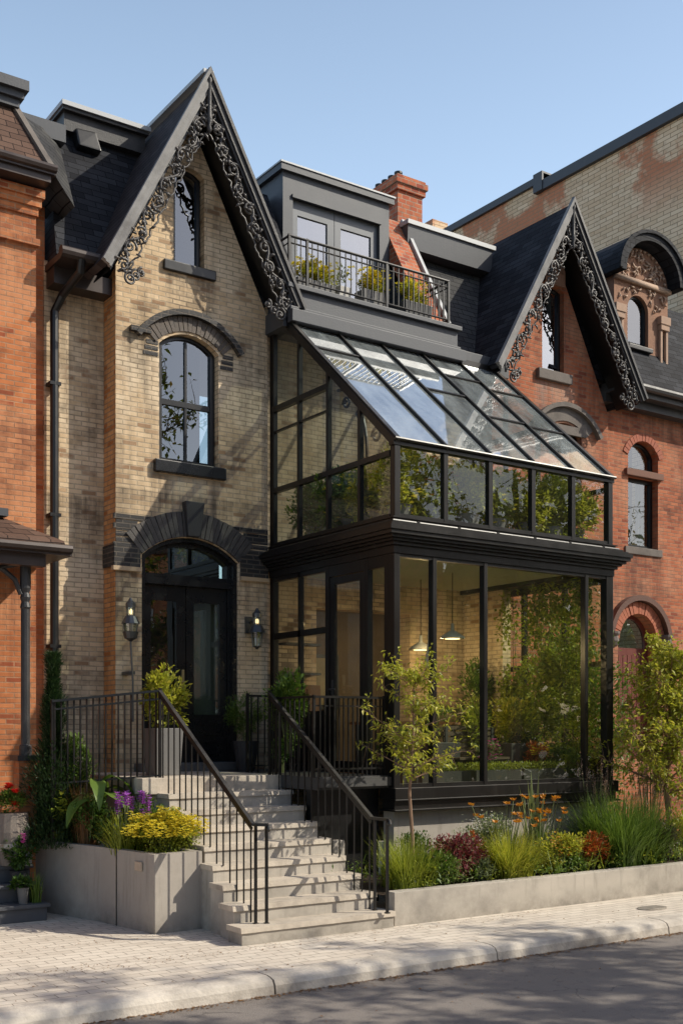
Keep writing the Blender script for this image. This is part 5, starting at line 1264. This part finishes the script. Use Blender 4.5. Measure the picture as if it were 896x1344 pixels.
# ------------------------------------------------------------------ LANTERNS
def lantern(label, c, post):
    root = thing('wall_lantern', label, 'lantern', c, 'carriage lanterns by the front door')
    x,y,z = c; m = MB()
    m.lathe((x,y,z), [(.012,-.02),(.035,0),(.075,.02),(.10,.10)] if post else [(.012,-.02),(.03,0),(.06,.02)], 12)
    m.lathe((x,y,z+.20), [(.115,0),(.105,.02),(.07,.09),(.055,.10)], 12); m.lathe((x,y,z+.40), [(.06,0),(.062,.05),(.03,.085),(.012,.12)], 12)
    for q in range(6):
        a = q*PI/3; r_ = .10 if post else .085
        m.tube([(x+.06*math.cos(a),y+.06*math.sin(a),z+.01),(x+r_*math.cos(a),y+r_*math.sin(a),z+.2)], .006, 4); m.tube([(x+.05*math.cos(a),y+.05*math.sin(a),z+.3),(x+.055*math.cos(a),y+.055*math.sin(a),z+.4)], .005, 4)
    if post: m.tube([(x,y,z-.01),(x+.03,y,z-.5),(x+.03,y,z-1.0)], .014, 8); m.box(x-.02,y,z-.42,x+.06,13.2,z-.38)
    else: m.tube([(x,13.2,z+.33),(x-.02,y+.1,z+.36),(x,y,z+.30)], .014, 8); m.box(x-.06,13.16,z+.2,x+.06,13.199,z+.42)
    m.build('lantern_frame', M['zinc'], root)
    MB().lathe((x,y,z), [(.05,.015),(.092 if post else .078,.20)], 12).build('lantern_glass', M['glass'], root)
    MB().lathe((x,y,z+.30), [(.048,0),(.05,.1)], 12).build('chimney_glass', M['glass'], root)
    MB().lathe((x,y,z+.315), [(.006,0),(.02,.02),(.018,.05),(.004,.07)], 10).build('bulb', M['lamp_glow'], root)
lantern('dark carriage lantern on thin stem above the tall grey planter', (5.85,12.98,3.10), True)
lantern('dark carriage lantern on wall bracket above the dark round planter', (7.64,12.98,3.08), False)

# ------------------------------------------------------------------ BALCONY POTS
def pot(label, x, y, w, h, mat, fol, n, fl=None, z=7.803, rz=.2):
    root = thing('window_box', label, 'planter', (x,y,z), 'planters on the dormer balcony')
    m = MB(); m.hexa([(x-w*.45,y-.1,z),(x+w*.45,y-.1,z),(x+w*.45,y+.1,z),(x-w*.45,y+.1,z)], [(x-w*.5,y-.12,z+h),(x+w*.5,y-.12,z+h),(x+w*.5,y+.12,z+h),(x-w*.5,y+.12,z+h)]); m.build('box', M[mat], root, bevel=.006)
    bush_mb((x,y,z+h+rz*.6),w*.55,.16,rz,n,.06,.022,rng_()).build('foliage', LEAF[fol], root)
    if fl:
        rg = rng_(); m = MB()
        for i in range(fl): petals(m, (x+rg.gauss(0,w*.25),y+rg.gauss(0,.08),z+h+rz*rg.uniform(.4,1.6)), .045, 6, rg)
        m.build('flower', LEAF['yellow'], root)['kind'] = 'stuff'
pot('long grey box of bright yellow flowers at the gable end of the balcony', 8.52, 13.0, .62, .26, 'grey_pot', 'lime', 900, 220, rz=.17)
pot('square grey planter with yellow green foliage at the balcony middle', 9.52, 13.0, .44, .34, 'grey_pot', 'lime', 700, 130)
pot('dark planter with trailing foliage and yellow blooms at the balcony end', 10.28, 13.0, .5, .34, 'dark_pot', 'lime', 600, 50, rz=.24)
pot('narrow pale pot with wispy dry plant between two flower boxes', 9.0, 13.02, .2, .3, 'white_pot', 'greygreen', 160)
bush('rust_shrub', 'wispy brownish shrub at the far end of the balcony', 'plant', (10.6,13.35,7.8), (.22,.2,.5), 420, .06, .022, 'yellowgreen', 10)

# ------------------------------------------------------------------ INSIDE THE GLASSHOUSE
for i, (x,mm) in enumerate(((8.9,'midgreen'),(9.75,'green'),(10.55,'midgreen'))):
    lab = ('trough of clipped green hedge behind the glass nearest the door corner','trough of clipped green hedge at the middle of the big pane','trough of clipped green hedge by the far glass corner')[i]
    root = thing('hedge_trough', lab, 'planter', (x,10.72,1.36), 'hedge troughs behind the front glass')
    MB().box(x-.38,10.62,1.361,x+.38,10.82,1.50).build('trough', M['dark_pot'], root)
    rg = rng_(); m = MB()
    for k in range(900): leaf(m, (x+rg.uniform(-.39,.39),10.72+rg.uniform(-.1,.1),1.5+rg.uniform(-.01,.08)), rdir(rg,.7), .04, .016, rg)
    m.build('foliage', LEAF['yellowgreen'], root)
bush('round_bush', 'round clipped bright green bush inside the far glass corner', 'plant', (11.2,10.85,1.36), (.33,.28,.22), 2200, .04, .014, 'midgreen', 30)
def indoor(label, x, y, w, h, r, mat, n, fl=None):
    root = thing('indoor_planter', label, 'planter', (x,y,1.36), 'planters standing inside the conservatory')
    MB().box(x-w/2,y-w/2,1.361,x+w/2,y+w/2,1.36+h).build('box', M['dark_pot'], root, bevel=.008)
    bush_mb((x,y,1.36+h+r[2]*.8),r[0],r[1],r[2],n,.075,.03,rng_(),18).build('foliage', LEAF[mat], root)
    if fl:
        rg = rng_(); m = MB()
        for i in range(40): petals(m, (x+rg.gauss(0,r[0]*.5),y-r[1]*.6,1.36+h+r[2]*rg.uniform(.5,1.8)), .03, 5, rg)
        m.build('flower', LEAF[fl], root)['kind'] = 'stuff'
indoor('dark square planter with dense green shrub near the pendant lamps', 9.4, 11.5, .5, .48, (.36,.3,.3), 'midgreen', 1500)
indoor('dark square planter with tall lime shrub before the side glazing', 10.7, 11.4, .5, .46, (.42,.35,.36), 'lime', 1900)
indoor('dark planter with slim lime shoots beside the slatted bench', 10.0, 11.35, .3, .3, (.22,.22,.42), 'yellowgreen', 800)
indoor('low dark planter of autumn coloured flowers on the conservatory floor', 10.75, 10.98, .32, .22, (.2,.18,.14), 'redorange', 500, 'yellow')
indoor('low planter with crimson and white flowers in front of the slatted bench', 9.85, 10.98, .26, .16, (.2,.16,.2), 'greygreen', 500, 'magenta')
indoor('dark planter with lush fern near the side door', 8.5, 11.1, .34, .3, (.26,.24,.26), 'green', 800)
root = thing('slatted_bench', 'dark slatted bench between the planters inside the conservatory', 'bench', (9.9,11.15,1.36))
m = MB()
for q in range(4): m.box(9.45,11.02+q*.075,1.62,10.3,11.08+q*.075,1.65)
m.build('seat', plain('dark teak', (.09,.065,.045), .5, .3, 8, .2, stretch=(1,8,1)), root)
m = MB()
for q in range(5): m.box(9.45,11.34,1.70+q*.075,10.3,11.365,1.755+q*.075)
m.build('backrest', plain('dark teak back', (.09,.065,.045), .5, .3, 8, .2), root)
for (x,y) in ((9.47,11.04),(10.26,11.04),(9.47,11.33),(10.26,11.33)): MB().box(x,y,1.36,x+.04,y+.04,1.62 if y < 11.2 else 2.05).build('leg', M['dark_pot'], root)
def pendant(label, x, y, z, kind):
    root = thing('pendant_lamp', label, 'lamp', (x,y,z), 'pendant lamps in the conservatory')
    MB().tube([(x,y,z+.2),(x,y,4.10)], .006, 5).build('cord', M['black_metal'], root)
    if kind == 'drop':
        MB().lathe((x,y,z-.25), [(.01,0),(.06,.02),(.075,.08),(.05,.2),(.03,.36),(.028,.5),(.01,.52)], 16).build('lamp_shade', M['opal'], root, smooth=True)
    else:
        MB().lathe((x,y,z), [(.17,0),(.165,.02),(.08,.08),(.025,.11),(.02,.2)], 20).build('lamp_shade', M['white_metal'], root, smooth=True)
        MB().lathe((x,y,z-.012), [(.01,0),(.1,.004),(.1,.01)], 14).build('bulb', M['lamp_glow'], root)
pendant('long opal drop pendant hanging closest to the front glass', 8.95, 11.0, 3.0, 'drop')
pendant('white dome pendant lamp hanging behind the opal drop lamp', 9.9, 11.7, 3.22, 'dome')
pendant('white dome pendant lamp deepest inside the glass room', 10.0, 12.5, 3.12, 'dome')
root = thing('wall_shelf', 'dark wall shelf with jars on the rear brick wall of the glass room', 'shelf', (9.0,13.1,2.9))
for z in (2.75,3.15): MB().box(7.98+.15,13.05,z,8.7,13.24,z+.03).build('shelf', M['dark_pot'], root)
root = thing('framed_picture', 'dark framed picture on the dim wall behind the opening', 'picture', (9.3,13.88,2.6))
m = MB(); m.plate(rect(8.95,2.3,9.55,3.1), [rect(9.0,2.35,9.5,3.05)], 13.86, 13.895); m.build('frame', M['dark_pot'], root)
MB().box(9.0,13.885,2.35,9.5,13.897,3.05).build('canvas', plain('dim painted canvas', (.28,.24,.16), .8, .7, 3, .1), root)
# dining table and cabinet
root = thing('dining_table', 'wooden table in the depth of the conservatory', 'table', (9.6,12.4,1.36))
MB().box(9.0,12.0,2.07,10.3,12.8,2.11).build('tabletop', M['wood_panel'], root)
for (x,y) in ((9.05,12.05),(10.2,12.05),(9.05,12.7),(10.2,12.7)): MB().box(x,y,1.36,x+.05,y+.05,2.07).build('leg', M['dark_pot'], root)
root = thing('wood_cabinet', 'amber wood cabinet against the brick wall by the side door', 'cabinet', (8.5,13.0,1.36))
MB().box(8.1,12.85,1.361,8.55,13.22,2.6).build('carcass', M['wood_panel'], root)
for x in (8.11,8.335): MB().box(x,12.83,1.42,x+.21,12.849,2.55).build('door', M['wood_panel'], root)
indoor('tall dark planter with a leafy shrub in the depth of the glass room', 11.1, 12.6, .5, .6, (.4,.36,.6), 'midgreen', 2600)
indoor('dark planter with broad bush by the inner corner of the side glazing', 11.2, 11.8, .4, .35, (.32,.3,.4), 'green', 1800)
indoor('dark planter with young lime bush just inside the glass corner', 8.4, 10.8, .3, .22, (.24,.2,.24), 'lime', 1100)
for (x,y,z,e) in ((9.9,11.7,3.15,26),(10.0,12.5,3.05,26)):
    pl_ = bpy.data.lights.new('pendant_light', 'POINT'); pl_.energy = e; pl_.color = (1,.72,.38); pl_.shadow_soft_size = .06
    po = bpy.data.objects.new('pendant_light', pl_); COL.objects.link(po); po.location = (x,y,z)
root = thing('climbing_plant', 'tall leafy vine covering the far side glazing inside the conservatory', 'plant', (11.35,11.4,1.36))
s_ = MB(); rg = rng_()
for k in range(9):
    y = 10.75+k*.18; s_.tube([(11.36,y,1.37),(11.40,y+rg.uniform(-.1,.1),2.4),(11.38,y+rg.uniform(-.2,.2),3.95)], [.012,.008,.004], 5)
s_.build('stem', M['bark'], root); m = MB()
cl = [(rg.uniform(10.68,12.3), rg.uniform(1.5,3.95), rg.uniform(.12,.3)) for k in range(60)]
for k in range(7500):
    a_, b_, r_ = rg.choice(cl); leaf(m, (11.36+rg.gauss(0,.06), min(12.33,max(10.62,a_+rg.gauss(0,r_*.5))), min(4.02,max(1.4,b_+rg.gauss(0,r_*.6)))), (rg.gauss(-.4,.5),rg.gauss(-.5,.5),rg.gauss(-.3,.5)), rg.uniform(.06,.11), .045, rg)
m.build('foliage', LEAF['yellowgreen'], root)
# upper storey greenery
ups = [(8.35,10.85,'lime','yellow'),(8.9,10.9,'yellowgreen','orange'),(9.42,10.85,'lime',None),(9.92,10.9,'yellowgreen','yellow'),(10.43,10.85,'lime',None),(10.93,10.9,'yellowgreen',None),(11.28,10.85,'lime',None),(8.38,11.4,'lime','yellow'),(8.38,12.0,'midgreen','yellow'),(8.38,12.65,'midgreen',None),(9.2,11.6,'lime',None),(10.2,11.6,'midgreen',None)]
ulab = ['lime shrub with yellow blooms at the upper glass corner','yellow green shrub with orange flowers behind the first upper pane','lime bush in the second upper pane','yellow green bush with yellow flowers in the third upper pane','lime bush behind the fourth upper pane','tall yellow green bush near the end of the upper glazing','lime shrub at the far upper glass corner','lime shrub behind the upper side glazing','mid green shrub with large yellow blooms deep in the upper side glazing','mid green shrub in the innermost bay of the upper side glazing','lime bush in the depth of the upper room','green bush standing back from the upper front glass']
for (x,y,mm,fl), lab in zip(ups, ulab):
    root = thing('potted_shrub', lab, 'plant', (x,y,4.44), 'shrubs in the upper glass room')
    MB().lathe((x,y,4.441), [(.11,0),(.16,.22),(.165,.24),(.13,.24)], 14).build('pot', M['grey_pot'], root)
    hz = R.uniform(.40,.47); bush_mb((x,y,4.50+hz),.42,.28,hz,5200,.068,.034,rng_(),50).build('foliage', LEAF[mm], root)
    if fl:
        rg = rng_(); m = MB()
        for i in range(40): v = rdir(rg,.2); petals(m, (x+v.x*.38,y-abs(v.y)*.25,4.50+hz+v.z*hz*.9), .045, 6, rg)
        m.build('flower', LEAF[fl], root)['kind'] = 'stuff'

# ------------------------------------------------------------------ ACROSS THE STREET (seen only in reflections and shadows)
fh = thing('brick_house', 'orange brick house across the street reflected in the sash window', 'house', (16,-10,0))
m = MB(); holes = [rect(x,z,x+1.0,z+1.6) for x in (7,10,13,16,19,22) for z in (1.2,4.6)]
m.plate(rect(5,0,25,8), holes, -9, -9.3); m.box(5,-16,0,25,-9.6,8); m.build('wall', M['orange_brick'], fh)
m = MB(); m.plate([(4.6,8),(25.4,8),(22,11),(8,11)], [], -8.7, -16.2); m.build('roof', M['brown_shingle'], fh)
for x in (7,10,13,16,19,22):
    for z in (1.2,4.6):
        m = MB(); m.plate(rect(x,z,x+1,z+1.6), [rect(x+.07,z+.07,x+.93,z+1.53)], -9.1, -9.2); q = m.build('window', M['white_metal'], fh)
        MB().quad((x+.07,-9.15,z+.07),(x+.93,-9.15,z+.07),(x+.93,-9.15,z+1.53),(x+.07,-9.15,z+1.53)).build('pane', M['glass_sky'], q)
def street_tree(label, x, y, H, cr, z0, n, seed):
    rg = random.Random(seed); b0 = (x,y,0)
    limbs = [(rg.uniform(.30,.97), i*2.4+rg.uniform(-.4,.4), cr*rg.uniform(.6,1.1)) for i in range(22)]
    tree('street_tree', label, b0, [b0,(x+.1,y,H*.25),(x-.1,y+.1,H*.5),(x+.15,y,H*.75),(x,y,H)], .2, limbs, rg, 'street', .17, .10, n, 'bark', group='street trees across the road', twig=6, clump=.3)
street_tree('maple across the road closest to the camera casting dappled shade', 11.8, .3, 9.3, 2.5, 3, 4200, 21)
street_tree('maple across the road in front of the orange house gap', 15.2, .1, 9.2, 2.6, 3, 4200, 22)
street_tree('maple across the road at the far corner of the orange house', 20.0, -.3, 9, 2.8, 3, 5000, 23)
street_tree('fourth maple across the road at the end of the row', 27, -.6, 10, 3.4, 3, 6000, 24)
rg = random.Random(31); m = MB()
for i in range(22000):
    x = 22+88*rg.random()**1.4; h = 9.5+2*math.sin(x*.9)+2*math.sin(x*.37+1); z = rg.random()**.8*h
    leaf(m, (x, -12-.1*(x-27)+rg.gauss(0,1.4), z), rdir(rg), rg.uniform(.6,1.1), .5, rg)
o_ = m.build('treeline', LEAF['street']); o_['kind'] = 'stuff'; o_['label'] = 'distant row of green trees beyond the end of the street'
